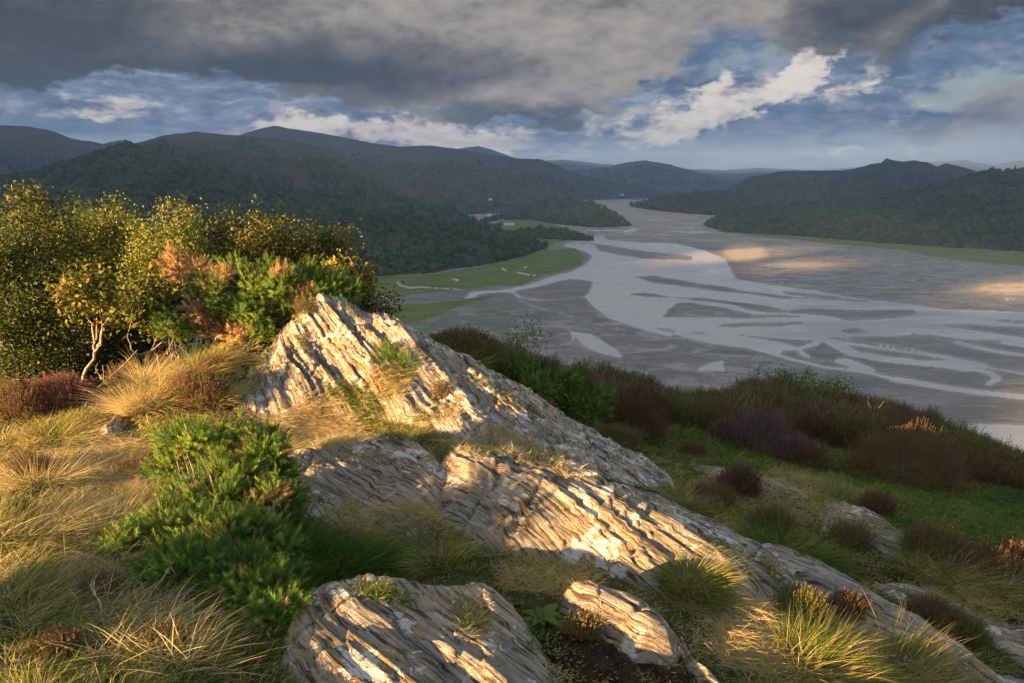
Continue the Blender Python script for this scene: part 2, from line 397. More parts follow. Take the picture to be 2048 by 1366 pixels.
# marsh masks
mL = [(-480,600),(300,565),(730,550),(870,547),(960,533),(1050,514),(1090,499),(1150,497),(1168,512),(1165,530),(1110,547),(1066,558),(1060,563),(1040,571),(960,575),(880,585),(780,597),(740,600),(300,625),(-480,650)]
mL2 = [(-480,660),(300,632),(760,611),(850,606),(940,596),(985,591),(992,596),(940,607),(925,612),(880,630),(850,640),(780,655),(300,760),(-480,860)]
mR = [(1440,463),(1600,472),(1750,485),(1900,495),(2048,503),(2560,535),(2560,575),(2048,533),(1940,524),(1850,512),(1800,500),(1700,492),(1600,481),(1500,472)]
mE = [(990,445),(1020,437),(1100,438),(1110,450),(1160,462),(1170,478),(1110,486),(1090,500),(1040,492),(1000,470)]
mm = np.zeros_like(GX)
for q in (mL, mL2, mR, mE): mm[inpoly(PX, PY, q)] = 1
PXb, PYb = PX, PY
for p in (c1([(275,620),(290,640),(340,655),(420,650),(560,660),(640,668)]), c1([(590,600),(625,612),(610,620)]), c1([(960,560),(1040,580),(1080,585)]), c1([(890,545),(905,560)]), c1([(1015,540),(1030,530)]), c1([(150,690),(215,720)]), c1([(1130,380),(1180,350)])):
    d = segdist(PX, PY / .4, [(x, y / .4) for x, y in p], closed=False); mm[d < 3.2] = 0; hz_m = d < 3.2; Vv[..., 2][hz_m] = -H - .2
# algae on the mud
al = np.zeros_like(GX)
for (cx, cy, rx, ry) in ((985, 640, 60, 40), (1060, 632, 60, 12), (1000, 672, 45, 14), (880, 650, 110, 22), (960, 610, 50, 9)):
    al = np.maximum(al, 1 - np.hypot((GX - cx) / rx, (GY - cy) / ry))
al = sstep(al + fbm(wx / 12, wy / 7, 3., o=4) * .9, .15, .5)
mms = blur(mm, 1)
m, t = newmat('wet sand')
pos = t.n('ShaderNodeNewGeometry').outputs['Position']
na = t.noise(t.mapping(pos, scale=(.012, .03, 1)), 1, 8, .6)
nb = t.noise(t.mapping(pos, scale=(.12, .3, 1)), 1, 6, .65)
wet = attr(t, 'wet')
colr = t.ramp(t.math('ADD', t.math('MULTIPLY', na, .65), t.math('MULTIPLY', nb, .35)), [(.32, (.080, .070, .060)), (.47, (.118, .102, .088)), (.58, (.165, .144, .124)), (.72, (.25, .215, .18))])
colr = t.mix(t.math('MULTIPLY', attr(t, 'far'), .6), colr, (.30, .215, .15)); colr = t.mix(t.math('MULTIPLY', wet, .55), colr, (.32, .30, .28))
colr = t.mix(t.math('MULTIPLY', attr(t, 'algae'), .85), colr, t.mix(nb, (.05, .075, .02), (.10, .12, .05)))
colr = t.mix(t.math('MULTIPLY', attr(t, 'dry'), .85), colr, (.46, .35, .24))  # warm sunlit patches painted into the sand colour where the cloud gaps fall
rl = t.math('ABSOLUTE', t.math('SUBTRACT', t.noise(t.mapping(pos, scale=(.018, .05, 1)), 1, 7, .6, 1.2), .5))
rn = t.noise(t.mapping(pos, loc=(3, 9, 0), scale=(.03, .16, 1)), 1, 7, .7, .6)
colr = t.mix(t.ss(rl, .012, .0, 0, .6), colr, (.05, .045, .04)); colr = t.mix(t.ss(rn, .53, .62, 0, .55), colr, (.26, .245, .23))
hgt = t.noise(t.mapping(pos, scale=(.5, 1.6, 1)), 1, 4, .6)
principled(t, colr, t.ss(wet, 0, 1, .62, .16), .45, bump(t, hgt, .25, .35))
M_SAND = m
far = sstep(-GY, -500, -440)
fl = mk('sand_flats', Vv, gridfaces(*GX.shape), M_SAND, attrs={'wet': np.clip((1 - .8 * sstep(1.3 - np.hypot((GX - 1490) / 60, (GY - 508) / 26), .1, .6)) * np.maximum(1 - sstep(blur(val, 6) + .25 * wob2, -.1, 1.0), .9 * wetp), 0, 1), 'far': far, 'algae': al, 'dry': np.clip(sstep(1.25 - np.hypot((GX - 1490) / 50, (GY - 505) / 24) + .3 * wob2, .1, .7) + sstep(1.2 - np.hypot((GX - 1600) / 90, (GY - 530) / 8) + .3 * wob2, .1, .9) * .7 + sstep(1.2 - np.hypot((GX - 2040) / 110, (GY - 578) / 14) + .3 * wob2, .1, .7), 0, 1)}); fl['kind'] = 'structure'  # the dry mask holds the painted sun patches; wet is lowered under the main one
# water: a single sheet just below the sand's level
m, t = newmat('estuary water')
pos = t.n('ShaderNodeNewGeometry').outputs['Position']
wn = t.noise(t.mapping(pos, scale=(.35, .8, 1)), 1, 3, .5); wl = t.noise(t.mapping(pos, scale=(.006, .02, 1)), 1, 4, .55)
principled(t, t.mix(wl, (.37, .345, .32), (.46, .43, .40)), t.ss(wl, .40, .60, .03, .34), .5, bump(t, wn, .05, .35), IOR=1.36)
M_WATER = m
wp = onplane(np.array([-500, 2560, 2560, -500.]), np.array([1010, 1010, 385.5, 385.5]), -H)
mk('water', wp, np.array([[0, 1, 2, 3]]), M_WATER, smooth=False)['kind'] = 'structure'
# salt marsh turf: a real step of turf above the mud
sel = mms > .5
idx = -np.ones(GX.shape, int); g4 = gridfaces(*GX.shape)
kf = (mms.ravel()[g4] > .3).all(1); used = np.unique(g4[kf]); rm = np.zeros(GX.size, int); rm[used] = np.arange(len(used))
MV = W.reshape(-1, 3)[used].copy(); MV[:, 2] = -H + .55 * (mms.ravel()[used] - .3) * 1.6 + .15 * fbm(MV[:, 0] / 6, MV[:, 1] / 6) + .08
m, t = newmat('salt marsh turf')
pos = t.n('ShaderNodeNewGeometry').outputs['Position']
na = t.noise(t.mapping(pos, scale=(.02, .05, 1)), 1, 7, .65); nb = t.noise(t.mapping(pos, scale=(.15, .3, 1)), 1, 5, .7)
colr = t.ramp(t.math('ADD', t.math('MULTIPLY', na, .6), t.math('MULTIPLY', nb, .4)), [(.3, (.035, .050, .012)), (.43, (.075, .105, .018)), (.56, (.125, .155, .028)), (.7, (.18, .18, .07))])
rl = t.math('ABSOLUTE', t.math('SUBTRACT', t.noise(t.mapping(pos, scale=(.012, .035, 1)), 1, 5, .55, 1.5), .5))
colr = t.mix(t.ss(rl, .014, .004, 0, .8), colr, (.13, .12, .10)); colr = t.mix(t.ss(t.noise(t.mapping(pos, loc=(5, 5, 0), scale=(.03, .09, 1)), 1, 6, .7), .54, .64, 0, .6), colr, (.15, .135, .07))
principled(t, colr, .9, .1, bump(t, nb, 1.2, .8))
M_MARSH = m
mk('salt_marsh', MV, rm[g4[kf]], M_MARSH)['kind'] = 'structure'

# ------------------------------------------------------------------ hills
def interp(pts, x):
    p = np.array(sorted(pts)); return np.array([np.interp(x, p[:, 0], p[:, k]) for k in range(1, p.shape[1])])
# land under everything: reaches the horizon
m, t = newmat('lowland')
pos = t.n('ShaderNodeNewGeometry').outputs['Position']
principled(t, t.ramp(t.noise(t.mapping(pos, scale=(.002, .002, 1)), 1, 8, .6), [(.35, (.03, .045, .018)), (.6, (.07, .085, .03))]), .95, .1)
M_LOW = m
gz = -H - 1.4
mk('lowland', [(-8900, -500, gz), (9400, -500, gz), (9400, 20400, gz), (-8900, 20400, gz)], np.array([[0, 1, 2, 3]]), M_LOW, smooth=False)['kind'] = 'structure'
def hillmat(name, brown=.5, rock=.2, scale=1.0, dark=1.0, field=0.0):
    m, t = newmat(name)
    pos = t.n('ShaderNodeNewGeometry').outputs['Position']
    p = t.mapping(pos, scale=(.003 * scale,) * 3)
    na = t.noise(p, 1, 9, .62, .4); nb = t.noise(p, 6, 8, .65); nc = t.noise(p, 26, 5, .7)
    g = t.ramp(t.math('ADD', t.math('MULTIPLY', nb, .5), t.math('MULTIPLY', nc, .5)), [(.36, tuple(x * dark for x in (.016, .022, .010))), (.5, tuple(x * dark for x in (.034, .044, .016))), (.62, tuple(x * dark for x in (.066, .072, .028)))])
    b = t.ramp(t.math('ADD', t.math('MULTIPLY', nb, .4), t.math('MULTIPLY', nc, .6)), [(.35, tuple(x * dark for x in (.036, .026, .018))), (.55, tuple(x * dark for x in (.072, .050, .030))), (.68, tuple(x * dark for x in (.11, .092, .05)))])
    col = t.mix(t.ss(na, .56 - .2 * brown, .64 - .2 * brown), g, b)
    rk = t.math('MULTIPLY', t.ss(nc, .60, .68), t.ss(nb, .55 - .1 * rock, .66))
    col = t.mix(t.math('MULTIPLY', rk, min(1, rock * 2)), col, (.20, .17, .15))
    if field: col = t.mix(t.math('MULTIPLY', t.ss(t.noise(p, 3.0, 2, .4), .55, .57), field), col, (.11, .13, .045))
    principled(t, col, .95, .1, bump(t, t.math('ADD', nb, t.math('MULTIPLY', nc, .6)), 16 / scale, .9)); return m
HM = {k: hillmat(k, *v) for k, v in {'wooded slope': (.3, .2, 1.4), 'heath slope': (.75, .5, 1.2), 'moor slope': (.5, .6, .8), 'far slope': (.3, .3, .6, 1.0, .5)}.items()}
TREES = []
def hill(name, crest, base, mat, seed=0, amp=30, nr=90, step=5, prof=.85, back=.5, crinkle=4, wood=None, ridge=0.5, x0=None, x1=None):
    """crest: (px, py, distance); base: (px, py) on the level of the flats. Land rises from base to crest and falls behind."""
    xs = np.arange(min(c[0] for c in crest), max(c[0] for c in crest) + step, step)
    cy, cd = interp(crest, xs); by = interp(base, xs)[0]
    if len(base[0]) > 2: bz = interp(base, xs)[1]
    else: bz = np.full(len(xs), -H - .6)
    B = onplane(xs, by, -H); 
    Bd = B[:, 1]
    C = Pv(xs, cy, np.maximum(cd, Bd * 1.04))
    t = np.concatenate([np.linspace(-.02, 1, nr), 1 + np.linspace(.03, 1, 14) ** 1.2 * back])[:, None]
    Yd = Bd + (C[:, 1] - Bd) * t
    hh = (C[:, 2] - bz)
    tc = np.clip(t, 0, 1)
    pr = np.where(t <= 1, tc ** prof * (1 - .12 * np.sin(tc * math.pi)), 1 - 1.0 * ((t - 1) / back) ** 1.3)
    pr = np.where(t < 0, t, pr)
    Zz = bz + hh * pr
    Xx = B[:, 0] / Bd * Yd * (1 - tc) + C[:, 0] / C[:, 1] * Yd * tc
    Xx = (xs - 1024) / F * (Yd * math.cos(TH) - Zz * math.sin(TH))
    L = amp * 9.0
    nz = fbm(Xx / L + seed, Yd / L, seed * 1.3, o=5, g=.5); rd = 1 - np.abs(fbm(Xx / L * 1.3 + seed * 2, Yd / L * 1.3, 4., o=4)) * 2.2
    msk = np.clip(tc * 5, 0, 1) * np.clip((1 - tc) * 2.5 + .0, 0, 1) * (t <= 1)
    Zz = Zz + msk * amp * (nz * 1.2 * (1 - ridge) + (rd - .5) * ridge) * np.clip(hh / (amp * 5), .15, 1.2)
    Zz = Zz + crinkle * fbm(Xx / (crinkle * 12), Yd / (crinkle * 12), seed + 2., o=4) * np.clip(tc * 4, 0, 1)
    Vh = np.stack([Xx, Yd, Zz], -1)
    o = mk(name, Vh, gridfaces(*Xx.shape), HM[mat]); o['kind'] = 'structure'
    if wood: TREES.append((Vh[:nr], seed) + wood)
    return o
# wood = (spacing m, size m, coverage 0..1, conifer share, upper limit of the wood 0..1)
hill('mountains', [(900,345,16000),(1060,322,16000),(1130,319,16000),(1200,327,16000),(1300,336,15000),(1450,340,15000),(1520,336,15000),(1640,340,15000),(1780,328,15500),(1900,322,15500),(1925,319,15500),(1960,326,15500),(1985,331,15500),(2010,326,15500),(2060,318,15500),(2300,330,15000),(2500,340,15000)],
     [(900,388),(2500,388)], 'far slope', 1, 160, 40, 6, crinkle=18)
hill('mountains', [(820,330,11500),(880,302,11500),(925,296,11500),(958,292,11500),(985,299,11500),(1020,312,11500),(1100,340,11500)], [(820,386),(1100,386)], 'far slope', 2, 60, 30, 6, crinkle=14)
hill('hills', [(1090,352,8600),(1160,338,8600),(1215,334,8600),(1250,325,8600),(1290,321,8600),(1330,327,8500),(1380,340,8300),(1420,351,8200),(1470,362,8000),(1500,372,8000),(1540,386,8000)],
     [(1090,392),(1540,391)], 'far slope', 5, 90, 50, 4, crinkle=9, wood=(42, 15, .5, .2, .8))
hill('hills', [(-800,300,5200),(-400,262,5000),(-100,244,5000),(0,250,4800),(60,253,4800),(105,262,4800),(140,276,4700),(200,286,4600),(240,293,4600),(300,310,4600),(420,340,4600)],
     [(-800,470),(420,440)], 'moor slope', 7, 60, 80, 5, crinkle=8, wood=(30, 13, .55, .6, .6))
hill('hills', [(180,300,6500),(215,285,6500),(240,280,6500),(262,287,6500),(300,298,6500),(340,310,6500)], [(180,400),(340,400)], 'moor slope', 8, 40, 20, 5)
hill('hills', [(400,300,6500),(485,268,6300),(520,257,6300),(548,251,6300),(580,257,6300),(640,266,6200),(690,275,6100),(740,285,6000),(800,293,5900),(865,291,5800),(900,296,5700),(950,303,5600),(1000,312,5500),(1040,317,5400),(1078,318,5300),(1110,328,5200),(1140,344,5200),(1180,354,5200),(1240,364,5300),(1290,376,5400),(1335,388,5400)],
     [(400,440),(900,430),(1050,425),(1120,412),(1160,401),(1335,396)], 'moor slope', 9, 80, 110, 4, crinkle=7, wood=(25, 13, .75, .35, .62), prof=.8)
hill('hills', [(150,330,3500),(258,290,3400),(330,270,3300),(395,263,3300),(440,268,3200),(480,271,3200),(540,277,3100),(600,283,3100),(650,300,3000),(685,311,3000),(743,337,2900),(790,355,2850),(839,372,2800),(897,409,2700),(942,434,2500),(976,447,2400),(1000,452,2300)],
     [(150,500),(700,470),(900,462),(1000,456)], 'heath slope', 11, 55, 120, 4, crinkle=6, wood=(17, 12, .62, .5, .8), prof=.8)
hill('headland', [(960,448,2700),(1010,432,2800),(1060,408,2900),(1100,398,2900),(1150,399,2850),(1190,409,2750),(1225,424,2600),(1248,440,2450),(1258,451,2370)],
     [(960,450),(1000,440),(1060,440),(1110,448),(1180,455),(1220,455),(1258,452.5)], 'wooded slope', 13, 12, 40, 3, crinkle=3, wood=(13, 11, .97, .1, 1.1), back=.35)
hill('headland', [(1020,474,2050),(1040,464,2080),(1080,457,2120),(1120,461,2060),(1150,468,2000),(1170,477,1930),(1185,482,1860)],
     [(1020,476),(1060,479),(1120,480),(1185,482.5)], 'wooded slope', 15, 5, 22, 3, crinkle=2, wood=(10, 8, .97, .1, 1.1), back=.4)
hill('hills', [(-800,380,1900),(-400,378,1900),(0,356,2000),(100,336,2100),(190,308,2200),(255,288,2300),(300,293,2300),(360,312,2250),(440,338,2150),(520,366,2050),(600,392,1950),(680,412,1850),(760,428,1780),(850,437,1720),(930,446,1700),(1000,462,1680),(1050,478,1670),(1090,492,1650)],
     [(-800,640),(0,620),(400,585),(650,562),(730,556),(780,551),(870,546),(900,540),(960,532),(1000,524),(1050,513),(1090,498)], 'wooded slope', 17, 26, 150, 4, crinkle=4, wood=(10.5, 8.5, .80, .15, 1.2), prof=.8)
hill('hills', [(1430,392,4300),(1462,373,4300),(1500,352,4300),(1540,346,4300),(1560,343,4250),(1600,342,4200),(1640,340,4100),(1680,342,4100),(1710,336,4100),(1740,328,4050),(1762,326,4050),(1772,317,4050),(1782,320,4050),(1800,323,4050),(1830,321,4050),(1855,325,4050),(1875,334,4050),(1892,327,4050),(1920,333,4050),(1950,343,4050),(1990,344,4000),(2060,342,4000),(2300,325,4000),(2600,320,4000)],
     [(1430,420),(1600,425),(2600,430)], 'moor slope', 19, 60, 90, 3, crinkle=15, wood=(21, 12, .7, .8, .72), prof=.85)
hill('hills', [(1262,411,3900),(1290,402,3900),(1330,394,3850),(1380,387,3800),(1440,384,3750),(1500,388,3700),(1560,398,3600),(1640,415,3500)],
     [(1262,413),(1300,420),(1360,426),(1420,430),(1640,440)], 'wooded slope', 21, 25, 45, 3, crinkle=4, wood=(16, 12, .96, .15, 1.1), back=.4)
hill('hills', [(1408,449,2500),(1425,440,2550),(1450,431,2600),(1500,420,2650),(1560,410,2700),(1640,402,2800),(1720,396,2850),(1790,388,2900),(1850,376,2900),(1920,358,2950),(1970,345,3000),(2020,341,3000),(2080,340,3000),(2300,320,3000),(2600,300,3000)],
     [(1408,450.5),(1430,459),(1460,465),(1600,472),(1750,485),(1900,495),(2048,503),(2600,537)], 'wooded slope', 23, 35, 120, 4, crinkle=4, wood=(12.5, 10.5, .86, .18, 1.2), prof=.75)

# woods on the hills: each tree an uneven crown, all woods of the valley one uncountable mass
def crown_nodes(ng, seed, cone):
    N = ng.nodes; L = ng.links
    if cone:
        s = N.new('GeometryNodeMeshCone'); s.inputs['Vertices'].default_value = 7; s.inputs['Radius Bottom'].default_value = .34
        s.inputs['Radius Top'].default_value = .02; s.inputs['Depth'].default_value = 1.5; s.inputs['Side Segments'].default_value = 4
        out = s.outputs['Mesh']
    else:
        s = N.new('GeometryNodeMeshIcoSphere'); s.inputs['Radius'].default_value = .52; s.inputs['Subdivisions'].default_value = 3
        out = s.outputs['Mesh']
    nz = N.new('ShaderNodeTexNoise'); nz.inputs['Scale'].default_value = 2.3 + seed * .4; nz.inputs['Detail'].default_value = 3
    pos = N.new('GeometryNodeInputPosition'); ad = N.new('ShaderNodeVectorMath'); ad.operation = 'ADD'; ad.inputs[1].default_value = (seed * 7.7, 3, seed)
    L.new(pos.outputs[0], ad.inputs[0]); L.new(ad.outputs[0], nz.inputs['Vector'])
    sb = N.new('ShaderNodeVectorMath'); sb.operation = 'SUBTRACT'; sb.inputs[1].default_value = (.5, .5, .38)
    L.new(nz.outputs['Color'], sb.inputs[0])
    sc_ = N.new('ShaderNodeVectorMath'); sc_.operation = 'SCALE'; sc_.inputs['Scale'].default_value = .35 if cone else 1.05
    L.new(sb.outputs[0], sc_.inputs[0])
    sp = N.new('GeometryNodeSetPosition'); L.new(out, sp.inputs['Geometry']); L.new(sc_.outputs[0], sp.inputs['Offset'])
    return sp.outputs[0]
m, t = newmat('woodland crowns')
rnd = t.n('ShaderNodeObjectInfo').outputs['Random']
pos = t.n('ShaderNodeNewGeometry').outputs['Position']
big = t.noise(t.mapping(pos, scale=(.004, .004, .004)), 1, 5, .6); sm = t.noise(t.mapping(pos, scale=(.5, .5, .5)), 1, 4, .7)
col = t.ramp(t.math('ADD', t.math('ADD', t.math('MULTIPLY', rnd, .42), t.math('MULTIPLY', big, .6)), t.math('MULTIPLY', sm, .25)),
             [(.28, (.010, .020, .008)), (.5, (.026, .046, .012)), (.72, (.055, .078, .016)), (.92, (.10, .095, .028))])
principled(t, col, .9, .15, bump(t, sm, 1.5, .8)); M_WOOD = m
ngr = bpy.data.node_groups.new('woodland crowns', 'GeometryNodeTree')
ngr.interface.new_socket('Geometry', in_out='INPUT', socket_type='NodeSocketGeometry')
ngr.interface.new_socket('Geometry', in_out='OUTPUT', socket_type='NodeSocketGeometry')
N = ngr.nodes; L = ngr.links
gi = N.new('NodeGroupInput'); go = N.new('NodeGroupOutput'); jn = N.new('GeometryNodeJoinGeometry')
for k in range(5):
    cr = crown_nodes(ngr, k + 1, k == 4)
    sel = N.new('GeometryNodeInputNamedAttribute'); sel.data_type = 'FLOAT'; sel.inputs['Name'].default_value = 'kind_index'
    cmp_ = N.new('FunctionNodeCompare'); cmp_.data_type = 'FLOAT'; cmp_.operation = 'EQUAL'; cmp_.inputs[1].default_value = k; cmp_.inputs['Epsilon'].default_value = .1
    L.new(sel.outputs['Attribute'], cmp_.inputs[0])
    io = N.new('GeometryNodeInstanceOnPoints'); L.new(gi.outputs[0], io.inputs['Points']); L.new(cr, io.inputs['Instance']); L.new(cmp_.outputs[0], io.inputs['Selection'])
    sz = N.new('GeometryNodeInputNamedAttribute'); sz.data_type = 'FLOAT'; sz.inputs['Name'].default_value = 'size'
    rt = N.new('GeometryNodeInputNamedAttribute'); rt.data_type = 'FLOAT'; rt.inputs['Name'].default_value = 'turn'
    cx = N.new('ShaderNodeCombineXYZ'); L.new(rt.outputs['Attribute'], cx.inputs[2]); L.new(cx.outputs[0], io.inputs['Rotation'])
    L.new(sz.outputs['Attribute'], io.inputs['Scale']); L.new(io.outputs[0], jn.inputs[0])
sm_ = N.new('GeometryNodeSetMaterial'); sm_.inputs['Material'].default_value = M_WOOD
L.new(jn.outputs[0], sm_.inputs[0]); L.new(sm_.outputs[0], go.inputs[0])
def woods(name, sets, label):
    allp, alls, allk = [], [], []
    for (Vh, seed, sp, size, cov, con, top) in sets:
        nr_, nc_ = Vh.shape[:2]
        a, b, c_, d = Vh[:-1, :-1], Vh[:-1, 1:], Vh[1:, 1:], Vh[1:, :-1]
        area = np.linalg.norm(np.cross(b - a, d - a), axis=-1)
        n = rng.poisson(np.minimum(area / (sp * sp), 50)); ii, jj = np.nonzero(n); rep = n[ii, jj]
        ii = np.repeat(ii, rep); jj = np.repeat(jj, rep); u = rng.random(len(ii))[:, None]; v = rng.random(len(ii))[:, None]
        p = a[ii, jj] * (1 - u) * (1 - v) + b[ii, jj] * u * (1 - v) + c_[ii, jj] * u * v + d[ii, jj] * (1 - u) * v
        tt = (ii + v[:, 0]) / nr_
        f = fbm(p[:, 0] / 260 + seed, p[:, 1] / 260, seed, o=4) * .9 + .5
        keep = (f > 1 - cov) & (tt + fbm(p[:, 0] / 150, p[:, 1] / 150, 3.) * .35 < top) & (tt > .012)
        qx, qy = topix(p); keep &= (qx > -250) & (qx < 2300)
        p, f = p[keep], f[keep]
        k = rng.integers(0, 4, len(p)); cz = fbm(p[:, 0] / 200 - seed, p[:, 1] / 200, 9., o=3) * .9 + .5 < con; k[cz] = 4
        s = size * np.clip(rng.lognormal(-.12, .33, len(p)), .4, 1.9); p = p.copy(); p[:, 2] += s * np.where(k == 4, 0, .38)
        allp.append(p); alls.append(s); allk.append(k)
    p = np.concatenate(allp); me = bpy.data.meshes.new(name); me.vertices.add(len(p)); me.vertices.foreach_set('co', p.astype(np.float32).ravel())
    for nm, v in (('size', np.concatenate(alls)), ('kind_index', np.concatenate(allk)), ('turn', rng.uniform(0, 6.28, len(p)))):
        at = me.attributes.new(nm, 'FLOAT', 'POINT'); at.data.foreach_set('value', v.astype(np.float32))
    me.materials.append(M_WOOD)
    o = bpy.data.objects.new(name, me); COL.objects.link(o); md = o.modifiers.new('crowns', 'NODES'); md.node_group = ngr
    tag(o, label, 'woodland', kind='stuff'); print(name, len(p)); return o
isr = lambda s: s[0][..., 0].mean() > 500
near = [s for s in TREES if s[1] == 17]; right = [s for s in TREES if s[1] in (19, 21, 23)]; rest = [s for s in TREES if s[1] not in (17, 19, 21, 23)]
woods('woodland', near, 'dense dark green woodland covering the near hill on the left of the estuary')
woods('woodland', right, 'green woodland along the shore and ridge on the right side of the estuary')
woods('woodland', rest, 'patchy dark woods on the farther hills and wooded headlands up the valley')

# cottages and a farm, far below
m, t = newmat('whitewash'); principled(t, (.78, .76, .72), .8, .2); M_WHITE = m
m, t = newmat('slate roof'); principled(t, (.16, .17, .19), .6, .3); M_SLATE = m
m, t = newmat('window glass'); principled(t, (.02, .025, .03), .1, .5); M_GLASS = m
def house(px, py, Yd, w_, d_, h_, rz, label):
    p = P(px, py, Yd); e = empty('cottage', p, label, 'cottage', 'white buildings below the wooded hills'); e.rotation_euler.z = rz
    x, y = w_ / 2, d_ / 2; r = h_ * 1.55
    V = [(-x,-y,-3),(x,-y,-3),(x,y,-3),(-x,y,-3),(-x,-y,h_),(x,-y,h_),(x,y,h_),(-x,y,h_),(-x,0,r),(x,0,r)]
    mk('wall', V, [np.array([[0,1,5,4],[2,3,7,6]]), np.array([[1,2,6,9,5],[3,0,4,8,7]])], M_WHITE, e, smooth=False)
    o_ = .35
    V = [(-x-o_,-y-o_,h_-.15),(x+o_,-y-o_,h_-.15),(x+o_,0,r+.12),(-x-o_,0,r+.12),(-x-o_,y+o_,h_-.15),(x+o_,y+o_,h_-.15)]
    V += [(a, b, c + .25) for a, b, c in V]
    rf = mk('roof', V, np.array([[6,7,8,9],[9,8,11,10],[0,3,2,1],[3,4,5,2],[0,1,7,6],[4,10,11,5]]), M_SLATE, e, smooth=False)
    cx = x * .7
    V = [(cx + a * .5, b * .4, r - .4 + c * 1.6) for c in (0, 1) for a, b in ((-1,-1),(1,-1),(1,1),(-1,1))]
    mk('chimney', V, np.array([[0,1,5,4],[1,2,6,5],[2,3,7,6],[3,0,4,7],[4,5,6,7]]), M_WHITE, rf, smooth=False)
    for k in (-.55, 0, .55):
        V = [(k * x + a * .6, -y - .02 - .04 * c, h_ * .55 + b * .7) for c in (0, 1) for a, b in ((-1,-1),(1,-1),(1,1),(-1,1))]
        mk('window', V, np.array([[0,1,5,4],[1,2,6,5],[2,3,7,6],[3,0,4,7],[4,5,6,7]]), M_GLASS, e, smooth=False)
# ------------------------------------------------------------------ the knoll in front: ground
GP = [(0,1366,2.3),(300,1366,2.35),(600,1366,2.5),(900,1366,2.5),(1200,1366,2.7),(1500,1366,2.9),(1800,1366,3.2),(2048,1366,3.5),
 (0,1200,2.95),(200,1200,3.05),(450,1200,3.2),(560,1250,3.0),(0,1000,4.3),(200,1000,4.4),(450,1000,4.4),(0,880,5.6),(200,870,5.7),(350,860,5.8),(480,850,6.0),
 (0,800,6.8),(200,800,6.8),(300,760,7.2),(430,700,7.8),(560,640,8.6),
 (620,880,6.0),(700,880,6.0),(850,870,5.9),(1000,905,5.6),(1100,930,5.4),(1200,965,5.3),
 (650,1100,3.9),(750,1130,3.7),(900,1130,3.8),(1100,1130,3.8),(1300,1175,3.65),(1450,1235,3.38),(1560,1285,3.25),
 (1050,1250,3.05),(1200,1330,2.8),(1400,1320,2.95),
 (1350,985,5.8),(1500,960,6.6),(1600,1000,6.2),(1700,1040,5.75),(1500,1060,5.3),(1650,1150,4.7),(1900,1150,4.9),(1800,1250,4.1),(2048,1230,4.4),(2048,1100,5.5),
 (1330,880,8.4),(1500,920,7.9),(1700,970,7.3),(1900,1010,6.9),(2048,1060,6.4),(2048,1000,7.6),(2200,1100,6.4),(2200,1366,3.8),
 (1100,800,10),(1300,820,10.5),(1500,850,10),(1700,880,9.4),(1900,930,8.7),(2048,970,8.4),(2200,1000,8.2),
 (1000,740,11),(1200,780,12),(1500,810,12.3),(1700,840,11.8),(1850,880,11),(2048,930,10.4),(950,725,10),(880,695,9.2),(1340,955,6.7),(1200,880,7.6),(1060,805,8.1),(950,748,8.3),(830,690,8.4),(700,622,8.6)]
gpts = [P(*q) for q in GP] + [np.array(q, float) for q in [(-6,10,-4.0),(-3,11,-4.1),(-9,10,-3.9),(-4.2,8.8,-3.0),(-7,8.5,-2.9),(-9.5,7,-2.5),(0,12.5,-4.6),(-6,14,-6),(3,14,-5.4),(-9,4,-2.1),(-6,1,-1.8),(-2.5,0,-1.7),(0,0,-1.65),(2.5,0,-1.9),(5,1,-2.5),(-9,-2,-1.9),(6,-2,-2.4),(0,-3,-1.6),(9,3,-3.4),(9,8,-4.4)]]
gT = TPS(gpts, .02)
def ground0(x, y):
    x = np.asarray(x, float); y = np.asarray(y, float)
    cx, cy = np.clip(x, -9.5, 9.5), np.clip(y, -2, 14.6)
    z = np.clip(gT(cx, cy), -7, -1.55)
    z = z - .62 * np.maximum(0, y - 14.6) - .35 * np.maximum(0, -9.5 - x) - .4 * np.maximum(0, x - 9.5) - .12 * np.maximum(0, -2 - y)
    z = z + .05 * fbm(x * .9, y * .9, 1.1, o=4) + .02 * fbm(x * 5, y * 5, 3., o=3)
    far = np.clip((np.hypot(x, y) - 14) / 60, 0, 1); z = z + far * 5 * fbm(x / 30, y / 30, 4., o=4)
    return np.maximum(z, -H - 3)

